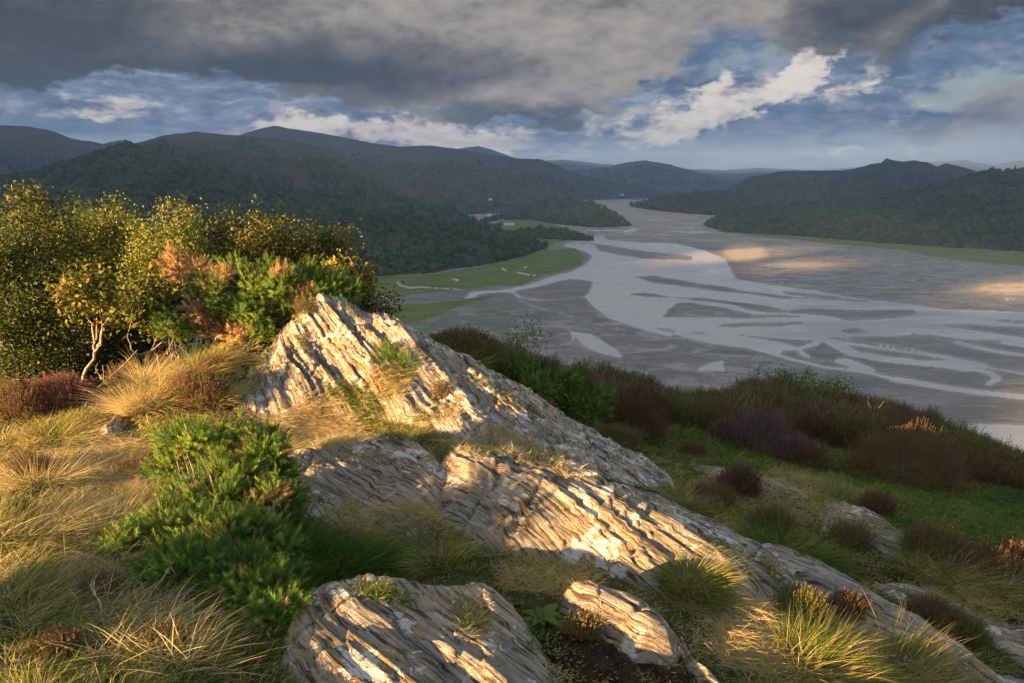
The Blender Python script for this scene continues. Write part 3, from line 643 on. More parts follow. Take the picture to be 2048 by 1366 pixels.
# ------------------------------------------------------------------ rock outcrops
class Rock:
    def __init__(s, rim, inner, strike=-46, dip=.5, res=.022, amp=1.0, seed=0, skirt=.16, fan=0.0):
        s.rim = np.array([P(*q) for q in rim]); s.inn = np.array([P(*q) for q in inner]) if len(inner) else np.zeros((0, 3))
        s.T = TPS(np.concatenate([s.rim, s.inn]), .004); s.st = R(strike); s.dip = dip; s.res = res; s.amp = amp; s.seed = seed; s.skirt = skirt; s.fan = fan
        s.lo = s.rim[:, :2].min(0) - skirt; s.hi = s.rim[:, :2].max(0) + skirt
    def eval(s, x, y):
        """surface height, signed distance inside the outline, strata coordinates"""
        wx_ = .10 * fbm(x * 2.2, y * 2.2, s.seed + .5, o=4); wy_ = .10 * fbm(x * 2.2, y * 2.2, s.seed + 7.5, o=4)
        ins = inpoly(x + wx_, y + wy_, s.rim); d = segdist(x + wx_, y + wy_, s.rim); sd = np.where(ins, d, -d)
        z = s.T(x, y)
        ang = s.st + s.fan * (x - s.lo[0]) / (s.hi[0] - s.lo[0])
        al = x * np.cos(ang) + y * np.sin(ang); ac = -x * np.sin(ang) + y * np.cos(ang)
        t = ac * (1 - s.dip * .35) + z * s.dip * 1.6 + .022 * fbm(al * .45, ac * .8, s.seed, o=3) + .004 * fbm(al * 2.5, ac * 2.5, s.seed + 3., o=3)
        def saw(q, k=5): f = q - np.floor(q); return f * (1 - f ** k) * 1.3
        def cell(q): return np.floor(q)
        a1 = pnoise(al * .55, cell(t * 2.6) * 3.3, s.seed + 1.) * .5 + .75
        a2 = np.clip(pnoise(al * 1.3, cell(t * 7.3) * 2.7, s.seed + 2.) + .6, 0, 1.4)
        a3 = np.clip(pnoise(al * 3.0, cell(t * 19) * 1.7, s.seed + 3.) + .5, 0, 1.3)
        dz = .055 * a1 * saw(t * 2.9, 12) + .034 * a2 * saw(t * 9.1, 12) + .019 * a3 * saw(t * 26, 9)
        dz = dz + .040 * fbm(al * .5, t * 5.5, s.seed + 4., o=4, g=.55) + .025 * fbm(al * 2.2, t * 14, s.seed + 6., o=4) + .06 * fbm(x * 1.3, y * 1.3, s.seed + 9., o=3)
        # knocked-off blocks: steps whose plan is irregular
        blk = np.floor((fbm(al * 1.1 + 4, t * 2.2, s.seed + 11., o=3) + 1) * 5); dz = dz + .028 * (blk - 5)
        cr = np.abs(fbm(al * 1.6, ac * .7, s.seed + 13., o=3)); dz = dz - .05 * (1 - sstep(cr, 0, .035))
        e = sstep(sd, -.02, .28)
        z = z + s.amp * .78 * (dz - .06) * (.25 + .75 * e) + .10 * e
        z = z - 2.2 * np.maximum(0, .035 - sd) - .06 * (1 - sstep(sd, 0, .12))
        return z, sd, al, t, ac
RK = {}
RK['apex'] = Rock([(618,612,7.9),(575,650,7.9),(535,698,7.7),(488,745,7.35),(445,800,6.85),(440,850,6.2),(500,862,6.05),(560,858,6.1),(640,843,6.3),(760,835,6.3),(850,856,6.05),(880,888,5.85),(1000,895,5.65),(1120,925,5.45),(1230,965,5.45),(1330,995,5.65),
    (1378,985,6.0),(1345,950,6.6),(1200,875,7.4),(1060,800,7.95),(950,745,8.15),(830,688,8.3),(700,620,8.4),(650,603,8.2)],
    [(640,606,7.75),(672,612,7.75),(800,680,7.2),(905,748,6.9),(1000,818,6.5),(1110,900,5.95),(700,770,6.72),(640,700,7.25),(740,695,7.05),(820,765,6.65),(900,835,6.25),(520,790,6.6),(600,760,6.8),(560,720,7.1),(1000,870,5.95),(1240,930,6.0),(880,800,6.45)],
    strike=-76, dip=.75, res=.016, amp=1.3, seed=1.3, fan=R(24))
RK['slab'] = Rock([(560,925,5.45),(640,906,5.5),(700,897,5.6),(770,882,5.65),(850,892,5.6),(905,930,5.2),(915,1000,4.6),(880,1050,4.3),(790,1075,4.15),(720,1075,4.12),(660,1097,3.98),(590,1088,4.05),(530,1050,4.3),(500,980,4.8)],
    [(760,890,5.4),(650,915,5.2),(700,970,4.82),(850,925,5.05),(600,1000,4.55),(780,1010,4.55),(640,1060,4.2)], strike=-44, dip=.5, res=.013, amp=.75, seed=4.1)
RK['ridge'] = Rock([(866,925,5.2),(905,903,5.45),(1000,905,5.4),(1090,928,5.25),(1200,972,5.1),(1300,1003,5.05),(1450,1052,4.8),(1560,1120,4.4),(1630,1190,4.0),(1720,1275,3.6),(1640,1290,3.45),(1560,1200,3.75),(1540,1258,3.25),(1470,1250,3.25),(1400,1238,3.35),(1330,1205,3.5),(1200,1165,3.7),(1100,1138,3.82),(980,1128,3.9),(905,1095,4.05),(868,1000,4.55)],
    [(900,935,4.9),(1000,920,4.82),(1110,965,4.55),(1250,1030,4.2),(1400,1105,3.85),(1480,1165,3.63),(1150,1010,4.25),(1300,1080,3.93),(1430,1140,3.67),(1240,1000,4.6),(1450,1090,4.2),(1020,980,4.5),(1100,1030,4.2),(1200,1090,3.95),(960,1050,4.25),(1040,1080,4.05),(1650,1220,3.8)],
    strike=-53, dip=.55, res=.0125, amp=1.1, seed=2.2)
RK['long'] = Rock([(1480,1090,4.8),(1560,1088,4.75),(1640,1118,4.6),(1720,1165,4.35),(1860,1240,4.05),(1960,1305,3.7),(2060,1400,3.3),(1880,1420,3.05),(1780,1355,3.2),(1700,1300,3.42),(1610,1215,3.8),(1530,1150,4.2)],
    [(1560,1110,4.5),(1660,1180,4.1),(1780,1260,3.75),(1900,1340,3.35)], strike=-43, dip=.5, res=.013, amp=.8, seed=6.6)
RK['shade_slab'] = Rock([(1590,1035,6.1),(1640,1018,6.3),(1720,1028,6.2),(1800,1065,5.8),(1900,1125,5.2),(1960,1165,4.95),(1900,1165,4.85),(1800,1130,5.0),(1700,1092,5.25),(1630,1065,5.5)],
    [(1680,1030,5.9),(1780,1080,5.4)], strike=-40, dip=.5, res=.02, amp=.8, seed=8.1)
RK['shade_strip'] = Rock([(1700,1160,4.75),(1790,1160,4.9),(1900,1195,4.75),(2060,1265,4.3),(2200,1360,3.9),(2120,1366,3.65),(1980,1290,4.0),(1830,1215,4.35)],
    [(1800,1182,4.6),(1950,1240,4.35),(2080,1310,4.0)], strike=-38, dip=.5, res=.016, amp=.8, seed=9.4)
RK['front'] = Rock([(540,1205,3.28),(600,1172,3.42),(680,1150,3.56),(780,1152,3.6),(880,1172,3.52),(965,1172,3.55),(1025,1195,3.42),(1080,1260,3.12),(1130,1335,2.82),(1190,1450,2.45),(1100,1560,2.1),(800,1620,1.95),(500,1560,2.1),(520,1366,2.55),(540,1280,2.9)],
    [(640,1195,3.22),(760,1185,3.27),(830,1215,3.1),(960,1215,3.2),(1010,1270,2.98),(650,1290,2.75),(800,1300,2.75),(930,1310,2.72),(880,1400,2.45),(1050,1366,2.6),(700,1420,2.35),(920,1245,3.05)], strike=-47, dip=.6, res=.0085, amp=.85, seed=5.2)
RK['small'] = Rock([(1100,1200,3.3),(1140,1175,3.42),(1200,1180,3.42),(1270,1205,3.35),(1345,1245,3.15),(1378,1290,3.0),(1365,1330,2.86),(1300,1322,2.85),(1230,1290,2.9),(1170,1250,3.02),(1115,1222,3.18)],
    [(1160,1186,3.22),(1230,1212,3.1),(1310,1262,2.92),(1190,1225,3.05),(1270,1275,2.86)], strike=-44, dip=.6, res=.0085, amp=.7, seed=7.7, skirt=.1)
RK['sliver'] = Rock([(1312,1218,3.35),(1345,1232,3.28),(1400,1285,3.05),(1450,1340,2.85),(1500,1400,2.65),(1440,1420,2.6),(1400,1366,2.75),(1370,1310,2.95),(1330,1250,3.2)],
    [(1350,1258,3.1),(1410,1325,2.85),(1450,1375,2.68)], strike=-47, dip=.6, res=.0085, amp=.5, seed=3.9, skirt=.08)
RK['shard'] = Rock([(1160,1318,2.85),(1200,1325,2.83),(1240,1362,2.7),(1270,1420,2.5),(1220,1420,2.5),(1180,1360,2.7)], [(1205,1345,2.72),(1235,1395,2.54)], strike=-50, dip=.6, res=.0085, amp=.35, seed=2.9, skirt=.05)
RK['block'] = Rock([(745,1045,4.2),(790,1012,4.45),(865,1015,4.45),(912,1065,4.15),(885,1105,3.95),(800,1095,4.0)], [(815,1035,4.2),(860,1065,4.05)], strike=-50, dip=.6, res=.013, amp=.9, seed=15.2, skirt=.08)
RK['link'] = Rock([(1130,958,5.3),(1230,968,5.5),(1340,1000,5.45),(1430,1040,5.1),(1400,1052,4.9),(1300,1022,5.05),(1200,985,5.2)], [(1250,985,5.25),(1340,1018,5.12)], strike=-50, dip=.5, res=.016, amp=.8, seed=16.4, skirt=.08)
RK['corner'] = Rock([(1930,1345,3.5),(1990,1335,3.6),(2060,1350,3.6),(2150,1420,3.3),(2040,1440,3.1),(1950,1400,3.25)], [(2010,1370,3.4)], strike=-40, res=.013, amp=.6, seed=1.9, skirt=.08)
RK['edge'] = Rock([(1980,1255,4.3),(2030,1245,4.4),(2110,1262,4.35),(2140,1300,4.1),(2060,1310,3.98),(2000,1285,4.1)], [(2050,1272,4.12)], strike=-40, res=.013, amp=.6, seed=11.9, skirt=.08)
RK['turf_rock'] = Rock([(1370,930,7.3),(1420,935,7.3),(1530,968,6.8),(1640,1010,6.3),(1620,1018,6.1),(1500,990,6.3),(1400,955,6.8)], [(1470,962,6.6),(1560,990,6.3)], strike=-40, res=.02, amp=.5, seed=12.9, skirt=.08)
RK['left'] = Rock([(190,880,5.55),(205,840,6.0),(240,815,6.4),(275,825,6.3),(262,860,5.8),(240,890,5.45),(120,900,5.35),(110,875,5.6)], [(225,858,5.7),(170,882,5.42)], strike=-60, res=.016, amp=.7, seed=13.9, skirt=.08)
RK['gorse_stone'] = Rock([(340,985,4.5),(360,965,4.7),(395,965,4.7),(405,985,4.5),(390,1010,4.3),(350,1008,4.3)], [(372,975,4.42)], strike=-60, res=.013, amp=.4, seed=14.9, skirt=.05)
ROCKLAB = {
 'apex': 'tall pale jagged rock outcrop rising to a sunlit peak beside the gorse tree', 'slab': 'flat ribbed grey rock slab to the right of the bright green gorse bush',
 'ridge': 'long sunlit rock ridge running down to the right across the middle of the foreground', 'long': 'long dark ribbed rock running down to the lower right in shade behind the golden grass',
 'shade_slab': 'broken grey rock slab in shade beside the green grass path', 'shade_strip': 'low strip of shaded grey rock slanting towards the right edge below the dry heather',
 'front': 'brown streaked rock with white lichen patches at the bottom of the picture', 'small': 'small wedge of ribbed rock above the dark soil hollow near the bottom',
 'sliver': 'thin sliver of pale rock just right of the small rock wedge', 'shard': 'little pointed rock shard standing in the dark soil at the bottom',
 'block': 'dark mossy rock block wedged between the flat slab and the sunlit ridge', 'link': 'narrow grey rock rib joining the tail of the tall outcrop to the long ridge',
 'corner': 'small grey rock in the bottom right corner', 'edge': 'small lichened rock at the right edge above the corner rock', 'turf_rock': 'flat grey rock barely showing through turf left of the green path',
 'left': 'small sunlit boulder in the golden grass below the pink heather', 'gorse_stone': 'little brown stone showing between the branches of the front gorse bush'}

def rock_top(x, y, pad=0.0):
    """highest rock surface at x, y and whether it stands above the ground"""
    z = np.full(np.shape(x), -1e9)
    for r in RK.values():
        m = (x > r.lo[0]) & (x < r.hi[0]) & (y > r.lo[1]) & (y < r.hi[1])
        if m.any():
            zz, sd, *_ = r.eval(x[m], y[m]); zz = np.where(sd > -pad, zz, -1e9); z[m] = np.maximum(z[m], zz)
    return z
def surface(x, y):
    g = ground0(x, y); r = rock_top(x, y); return np.maximum(g, r), r > g + .004

m, t = newmat('foliated rock')
al, ac = attr(t, 'al'), attr(t, 'ac')
posn = t.n('ShaderNodeNewGeometry').outputs['Position']
cb = t.n('ShaderNodeCombineXYZ'); t.put(cb.inputs[0], al); t.put(cb.inputs[1], ac); sepz = t.n('ShaderNodeSeparateXYZ'); t.L.new(posn, sepz.inputs[0]); t.put(cb.inputs[2], t.math('MULTIPLY', sepz.outputs[2], .3))
sv_ = cb.outputs[0]
s1 = t.noise(t.mapping(sv_, scale=(1.3, 14, 4)), 1, 8, .62, .3); s2 = t.noise(t.mapping(sv_, scale=(3.5, 62, 12)), 1, 6, .65, .4)
s3 = t.noise(t.mapping(sv_, loc=(4, 1, 2), scale=(9, 110, 30)), 1, 4, .6, .3)
g1 = t.noise(posn, 3.2, 7, .62, .5); g2 = t.noise(posn, 11, 8, .65, .4); g3 = t.noise(posn, 60, 5, .7); g4n = t.noise(t.mapping(posn, loc=(9, 3, 5)), 1.7, 5, .55)
base_ = t.ramp(t.math('ADD', t.math('MULTIPLY', s1, .55), t.math('MULTIPLY', s2, .45)), [(.36, (.065, .054, .044)), (.44, (.20, .17, .13)), (.52, (.33, .29, .23)), (.62, (.52, .48, .41))])
c_ = t.mix(t.math('MULTIPLY', t.ss(t.math('ADD', t.math('MULTIPLY', g1, .6), t.math('MULTIPLY', s1, .4)), .46, .58), .85), base_, t.ramp(s2, [(.35, (.19, .095, .036)), (.6, (.44, .29, .13))]))
c_ = t.mix(t.math('MULTIPLY', t.ss(t.math('ADD', t.math('MULTIPLY', g4n, .5), t.math('MULTIPLY', g2, .5)), .50, .60), t.math('MULTIPLY', attr(t, 'pale'), 1.0)), c_, t.mix(g3, (.50, .44, .36), (.66, .61, .53)))
# lichen: crisp white crusts, small sage-yellow ones, black specks
lw = t.ss(t.math('ADD', t.math('MULTIPLY', g1, .55), t.math('ADD', t.math('MULTIPLY', g2, .40), t.math('MULTIPLY', g3, .12))), .585, .602)
vor = t.n('ShaderNodeTexVoronoi', feature='F1'); t.put(vor.inputs['Vector'], t.vmath('ADD', posn, t.vmath('MULTIPLY', t.noise(posn, 14, 4, .6, color=True), (.10, .10, .10)))); vor.inputs['Scale'].default_value = 5.5
vsep = t.n('ShaderNodeSeparateXYZ'); t.L.new(vor.outputs['Color'], vsep.inputs[0])
spot = t.math('MULTIPLY', t.ss(vor.outputs['Distance'], t.math('MULTIPLY', vsep.outputs[0], .36), t.math('MULTIPLY', vsep.outputs[0], .30)), t.ss(vsep.outputs[1], .45, .5))
white = t.math('MAXIMUM', lw, t.math('MULTIPLY', spot, attr(t, 'lichen')))
c_ = t.mix(t.math('MULTIPLY', t.ss(t.noise(t.mapping(posn, loc=(2, 8, 1)), 9, 6, .7), .60, .63), .6), c_, (.30, .30, .13))
c_ = t.mix(white, c_, t.mix(g3, (.50, .48, .44), (.70, .68, .63)))
c_ = t.mix(t.math('MULTIPLY', t.ss(t.noise(t.mapping(posn, loc=(7, 7, 1)), 26, 6, .7), .60, .66), .8), c_, (.045, .042, .038))
c_ = t.mix(t.math('MULTIPLY', t.math('MAXIMUM', t.ss(s2, .455, .40), t.ss(s3, .40, .34)), .85), c_, (.045, .035, .026))
hh = t.math('ADD', t.math('ADD', t.math('MULTIPLY', s1, .8), t.math('MULTIPLY', s2, .55)), t.math('ADD', t.math('MULTIPLY', s3, .22), t.math('ADD', t.math('MULTIPLY', g3, .16), t.math('MULTIPLY', g2, .3))))
principled(t, c_, .88, .2, bump(t, hh, .075, 1.0)); M_ROCK = m

for k, r in RK.items():
    nx = int((r.hi[0] - r.lo[0]) / r.res) + 1; ny = int((r.hi[1] - r.lo[1]) / r.res) + 1
    xs, ys = np.meshgrid(np.linspace(r.lo[0], r.hi[0], nx), np.linspace(r.lo[1], r.hi[1], ny))
    z, sd, al, tt, acx = r.eval(xs, ys)
    gr = ground0(xs, ys); z = np.maximum(z, gr - .35)
    keep = (sd > -r.skirt) ; f = gridfaces(ny, nx); kf = keep.ravel()[f].all(1); us = np.unique(f[kf]); rmap = np.zeros(xs.size, int); rmap[us] = np.arange(len(us))
    V = np.stack([xs, ys, z], -1).reshape(-1, 3)[us]; o0 = np.array([r.rim[:, 0].mean(), r.rim[:, 1].mean(), r.rim[:, 2].mean()])
    pale = np.full(len(us), {'apex': 1.0, 'ridge': .35}.get(k, .15)); lich = np.full(len(us), {'apex': .35, 'front': .5}.get(k, .9))
    o = mk('rock_outcrop' if k in ('apex', 'ridge', 'slab', 'long', 'front', 'shade_slab', 'shade_strip') else 'rock', V - o0, rmap[f[kf]], M_ROCK, attrs={'al': al.ravel()[us], 'ac': tt.ravel()[us], 'pale': pale, 'lichen': lich})
    o.location = o0; tag(o, ROCKLAB[k], 'rock', 'rocks breaking through the turf')

# ground sheet of the knoll
def spaced(a, b, c, d, h1, h2):
    far1 = b - np.cumsum(h1 * 1.18 ** np.arange(60)); far1 = far1[far1 > a][::-1]; far2 = c + np.cumsum(h2 * 1.18 ** np.arange(60)); far2 = far2[far2 < d]
    return np.concatenate([[a], far1, np.arange(b, c, h1), far2, [d]])
xs = spaced(-420, -9.5, 9.8, 420, .055, .055); ys = spaced(-420, .8, 15.0, 420, .055, .055)
XG, YG = np.meshgrid(xs, ys); ZG = ground0(XG, YG)
rt = rock_top(XG.ravel(), YG.ravel(), -.05).reshape(XG.shape); under = (rt > -1e8); ZG = np.where(under, np.minimum(ZG - .05, rt - .10), ZG)
gpx_, gpy_ = topix(np.stack([XG, YG, ZG], -1))
green = np.zeros(XG.shape)
PATH = [(1310,860),(1420,880),(1560,905),(1750,960),(2100,1010),(2100,1110),(1900,1070),(1760,1040),(1640,985),(1500,925),(1380,895)]
green = np.where(inpoly(gpx_ + 20 * fbm(XG * 2, YG * 2, 2.), gpy_ + 12 * fbm(XG * 2, YG * 2, 5.), PATH) & (YG > 3), 1.0, 0.0)
soil = np.zeros(XG.shape); SOIL = [(1130,1260),(1230,1300),(1330,1335),(1400,1366),(1400,1420),(1180,1420),(1110,1330),(1090,1270)]
soil = np.where(inpoly(gpx_, gpy_, SOIL) & (YG > 2), 1.0, 0.0); SC = [(1805,1040),(1850,1047),(1900,1058),(1950,1072),(1960,1080),(1900,1070),(1840,1058)]
soil = np.maximum(soil, .6 * (inpoly(gpx_ + 10 * fbm(XG * 4, YG * 4, 2.), gpy_, SC) & (YG > 3)))
m, t = newmat('turf and soil')
posn = t.n('ShaderNodeNewGeometry').outputs['Position']
na, nb, nc = t.noise(posn, 1.5, 6, .6), t.noise(posn, 12, 6, .7), t.noise(posn, 70, 4, .7)
c_ = t.ramp(t.math('ADD', t.math('MULTIPLY', nb, .6), t.math('MULTIPLY', nc, .4)), [(.35, (.030, .024, .012)), (.5, (.075, .058, .028)), (.65, (.15, .115, .055))])
c_ = t.mix(t.ss(na, .48, .6, 0, .5), c_, (.07, .085, .022)); c_ = t.mix(t.math('MULTIPLY', attr(t, 'green'), .85), c_, t.mix(nb, (.030, .060, .008), (.06, .10, .018)))
c_ = t.mix(attr(t, 'soil'), c_, t.ramp(nb, [(.4, (.022, .014, .009)), (.65, (.07, .045, .026))]))
principled(t, c_, .95, .08, bump(t, t.math('ADD', nb, nc), .04, 1.0)); M_TURF = m
mk('ground', np.stack([XG, YG, ZG], -1), gridfaces(*XG.shape), M_TURF, attrs={'green': green, 'soil': soil})['kind'] = 'structure'

# ------------------------------------------------------------------ plant building
def unit(v): return v / (np.linalg.norm(v, axis=-1, keepdims=True) + 1e-9)
def frames(d, n=None):
    """rotation matrices whose z column is d, with a random roll"""
    d = unit(d); N = len(d); r = rng.normal(size=(N, 3)); x = unit(r - (r * d).sum(-1, keepdims=True) * d); y = np.cross(d, x)
    return np.stack([x, y, d], -1)
def scatter(tv, tf, pos, Rm, scl):
    N = len(pos); scl = np.broadcast_to(np.asarray(scl, float), (N,) if np.ndim(scl) < 2 else np.shape(scl))
    V = np.einsum('nij,kj->nki', Rm, tv) * (scl[:, None, None] if scl.ndim == 1 else scl[:, None, :]) + pos[:, None]
    Fc = tf[None] + (np.arange(N) * len(tv))[:, None, None]
    return V.reshape(-1, 3), Fc.reshape(-1, tf.shape[1])
BF = np.array([[0,1,3],[0,3,2],[2,3,5],[2,5,4],[4,5,6]])
def blades(base, lean, L, wd, bend, up=1.0):
    """grass blades: base (N,3), lean (N,2) outward direction with size, bend droops the tip"""
    N = len(base); L = np.asarray(L)[:, None]; ld = np.concatenate([lean, np.zeros((N, 1))], 1)
    d0 = unit(ld + np.array([0, 0, up])); h = unit(ld + 1e-6 * rng.normal(size=(N, 3)) * [1, 1, 0])
    ph = rng.uniform(0, math.pi, N); rd = np.stack([np.cos(ph), np.sin(ph), 0 * ph], 1)
    side = unit(np.cross(d0, rd)) * np.asarray(wd)[:, None] * .5
    V = np.empty((N, 7, 3)); bend = np.asarray(bend)[:, None]
    for k, (tq, wk) in enumerate(((0, 1), (.4, .85), (.75, .5), (1, 0))):
        c = base + L * (tq * d0 + bend * tq * tq * (h * .8 - np.array([0, 0, .55])))
        if k < 3: V[:, 2 * k] = c - side * wk; V[:, 2 * k + 1] = c + side * wk
        else: V[:, 6] = c
    return V.reshape(-1, 3), (BF[None] + (np.arange(N) * 7)[:, None, None]).reshape(-1, 3)
def tube(pts, rad, n=5):
    pts = np.asarray(pts, float); rad = np.broadcast_to(rad, len(pts)); V = []
    tg = np.gradient(pts, axis=0); tg = unit(tg); a = np.array([.3, .8, .5])
    for p, tt, r in zip(pts, tg, rad):
        u = unit(np.cross(tt, a)); v = np.cross(tt, u)
        V += [p + r * (math.cos(q) * u + math.sin(q) * v) for q in np.arange(n) * 2 * math.pi / n]
    m_ = len(pts); i = np.arange(m_ - 1)[:, None] * n + np.arange(n)[None]; j = np.arange(m_ - 1)[:, None] * n + (np.arange(n)[None] + 1) % n
    return np.array(V), np.stack([i, j, j + n, i + n], -1).reshape(-1, 4)
class Acc:
    def __init__(s): s.V = []; s.F = []; s.A = []; s.n = 0
    def add(s, V, Fc, tint=.5):
        if len(V) == 0: return
        s.V.append(V); s.F.append(Fc + s.n); s.A.append(np.broadcast_to(tint, len(V)) if np.ndim(tint) == 0 else tint); s.n += len(V)
    def build(s, name, mat, parent=None, off=None, smooth=False):
        V = np.concatenate(s.V); 
        if off is not None: V = V - np.asarray(off)
        return mk(name, V, s.F, mat, parent, {'tint': np.concatenate(s.A)}, smooth)
def bez(a, b, sag=(0, 0, 0), n=6, wob=0.0):
    t_ = np.linspace(0, 1, n)[:, None]; p = a + (b - a) * t_ + np.asarray(sag) * (4 * t_ * (1 - t_))
    w_ = rng.normal(size=(n, 3)) * wob; w_[0] = 0; return p + w_
DIA = np.array([(0,0,0),(.28,.45,.05),(0,1,0),(-.28,.45,.05)]); DIAF = np.array([[0,1,2],[0,2,3]])
def leaves(pos, size, upb=.4, jit=None):
    d = unit(rng.normal(size=(len(pos), 3)) + [0, 0, upb]); Rm = frames(d); Rm = Rm[:, :, [0, 2, 1]]
    return scatter(DIA, DIAF, pos, Rm, size)
def sprig_tpl(nsp=22, L=.09, sl=.022, wsp=.0032, seed=1, droop=.5):
    g = np.random.default_rng(seed); V = []; Fc = []
    V += [(-.0015, 0, 0), (.0015, 0, 0), (0, 0, L)]; Fc.append((0, 1, 2))
    for i in range(nsp):
        h = L * (.15 + .85 * (i + .5) / nsp); a = i * 2.4; l = sl * (1.15 - .35 * i / nsp) * g.uniform(.8, 1.2)
        d = np.array([math.cos(a), math.sin(a), droop + .8 * i / nsp]); d /= np.linalg.norm(d); s = np.array([-math.sin(a), math.cos(a), 0]) * wsp
        b = np.array([0, 0, h]); n = len(V); V += [b - s, b + s, b + d * l]; Fc.append((n, n + 1, n + 2))
    return np.array(V), np.array(Fc)
GORSE_T = sprig_tpl(26, .080, .030, .0024); HEATH_T = sprig_tpl(12, .10, .010, .0040, 2, 1.2); YOUNG_T = sprig_tpl(30, .12, .014, .003, 3, 1.0); PINE_T = sprig_tpl(34, .16, .06, .0035, 4, 1.3)

M_GORSE = leafmat('gorse spines', [(0, (0.232, 0.152, 0.065)), (.12, (0.246, 0.160, 0.072)), (.2, (0.051, 0.109, 0.017)), (.6, (0.123, 0.217, 0.029)), (1, (0.290, 0.392, 0.051))], .25)
M_GORSEDRY = leafmat('withered gorse spines', [(0, (0.246, 0.145, 0.065)), (.5, (0.435, 0.275, 0.123)), (1, (0.580, 0.392, 0.189))], .2)
M_HEATH = leafmat('heather foliage', [(0, (.075, .046, .026)), (.3, (.17, .092, .045)), (.5, (.22, .145, .062)), (.7, (.115, .125, .034)), (1, (.16, .20, .045))], .25, .8)
M_FLOWER = leafmat('heather flowers', [(0, (.13, .08, .085)), (.55, (.18, .112, .142)), (1, (.26, .165, .225))], .3, .8)
M_PINK = leafmat('bell heather flowers', [(0, (0.250, 0.040, 0.120)), (1, (0.500, 0.100, 0.250))], .3, .8)
M_GRASS = leafmat('grass blades', [(0, (0.029, 0.070, 0.010)), (.25, (0.072, 0.138, 0.017)), (.45, (0.167, 0.210, 0.032)), (.62, (0.362, 0.290, 0.094)), (.8, (0.551, 0.420, 0.189)), (1, (0.620, 0.522, 0.290))], .4, .6, .2)
M_BIRCH = leafmat('birch leaves', [(0, (.030, .048, .012)), (.5, (.105, .125, .020)), (1, (.25, .25, .04))], .22, .6, .2)
M_OAK = leafmat('oak leaves', [(0, (.022, .036, .010)), (.5, (.085, .10, .018)), (.85, (.20, .17, .028)), (1, (.27, .15, .03))], .2, .6, .2)
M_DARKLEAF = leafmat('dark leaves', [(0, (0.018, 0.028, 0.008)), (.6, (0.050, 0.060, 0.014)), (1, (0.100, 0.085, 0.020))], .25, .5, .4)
M_PINE = leafmat('pine needles', [(0, (0.043, 0.087, 0.029)), (.5, (0.102, 0.160, 0.051)), (1, (0.217, 0.275, 0.087))], .2)
M_LEAFY = leafmat('fresh shrub leaves', [(0, (0.058, 0.087, 0.017)), (.5, (0.116, 0.160, 0.029)), (1, (0.217, 0.246, 0.043))], .35)
m, t = newmat('bark'); pn = t.n('ShaderNodeNewGeometry').outputs['Position']; bn = t.noise(pn, 22, 6, .65)
principled(t, t.ramp(bn, [(.35, (.07, .055, .042)), (.5, (.19, .155, .12)), (.65, (.33, .29, .24))]), .85, .15, bump(t, bn, .01, .8)); M_BARK = m
m, t = newmat('dead wood'); pn = t.n('ShaderNodeNewGeometry').outputs['Position']; bn = t.noise(pn, 30, 6, .65)
principled(t, t.ramp(bn, [(.35, (.16, .11, .075)), (.6, (.42, .32, .23))]), .8, .15); M_DEAD = m

def basept(px, py, Yd):
    p = P(px, py, Yd); z, _ = surface(np.array([p[0]]), np.array([p[1]])); return np.array([p[0], p[1], z[0]])
def fpix(Yd): return Yd / (math.cos(TH)) / F       # metres for one photograph pixel at that distance (about)
# ------------------------------------------------------------------ grass
def nearest_mix(px, py, pts, cols, k=3, p=2.5):
    """inverse-distance mix of values given at photograph positions (regions of different turf)"""
    P_ = np.array([q[:2] for q in pts], float); C = np.array([q[2:] for q in pts], float)
    d = np.hypot(px[:, None] - P_[None, :, 0], (py[:, None] - P_[None, :, 1]) * 1.3) + 8
    wgt = d ** -p; return (wgt[:, :, None] * C[None]).sum(1) / wgt.sum(1)[:, None]
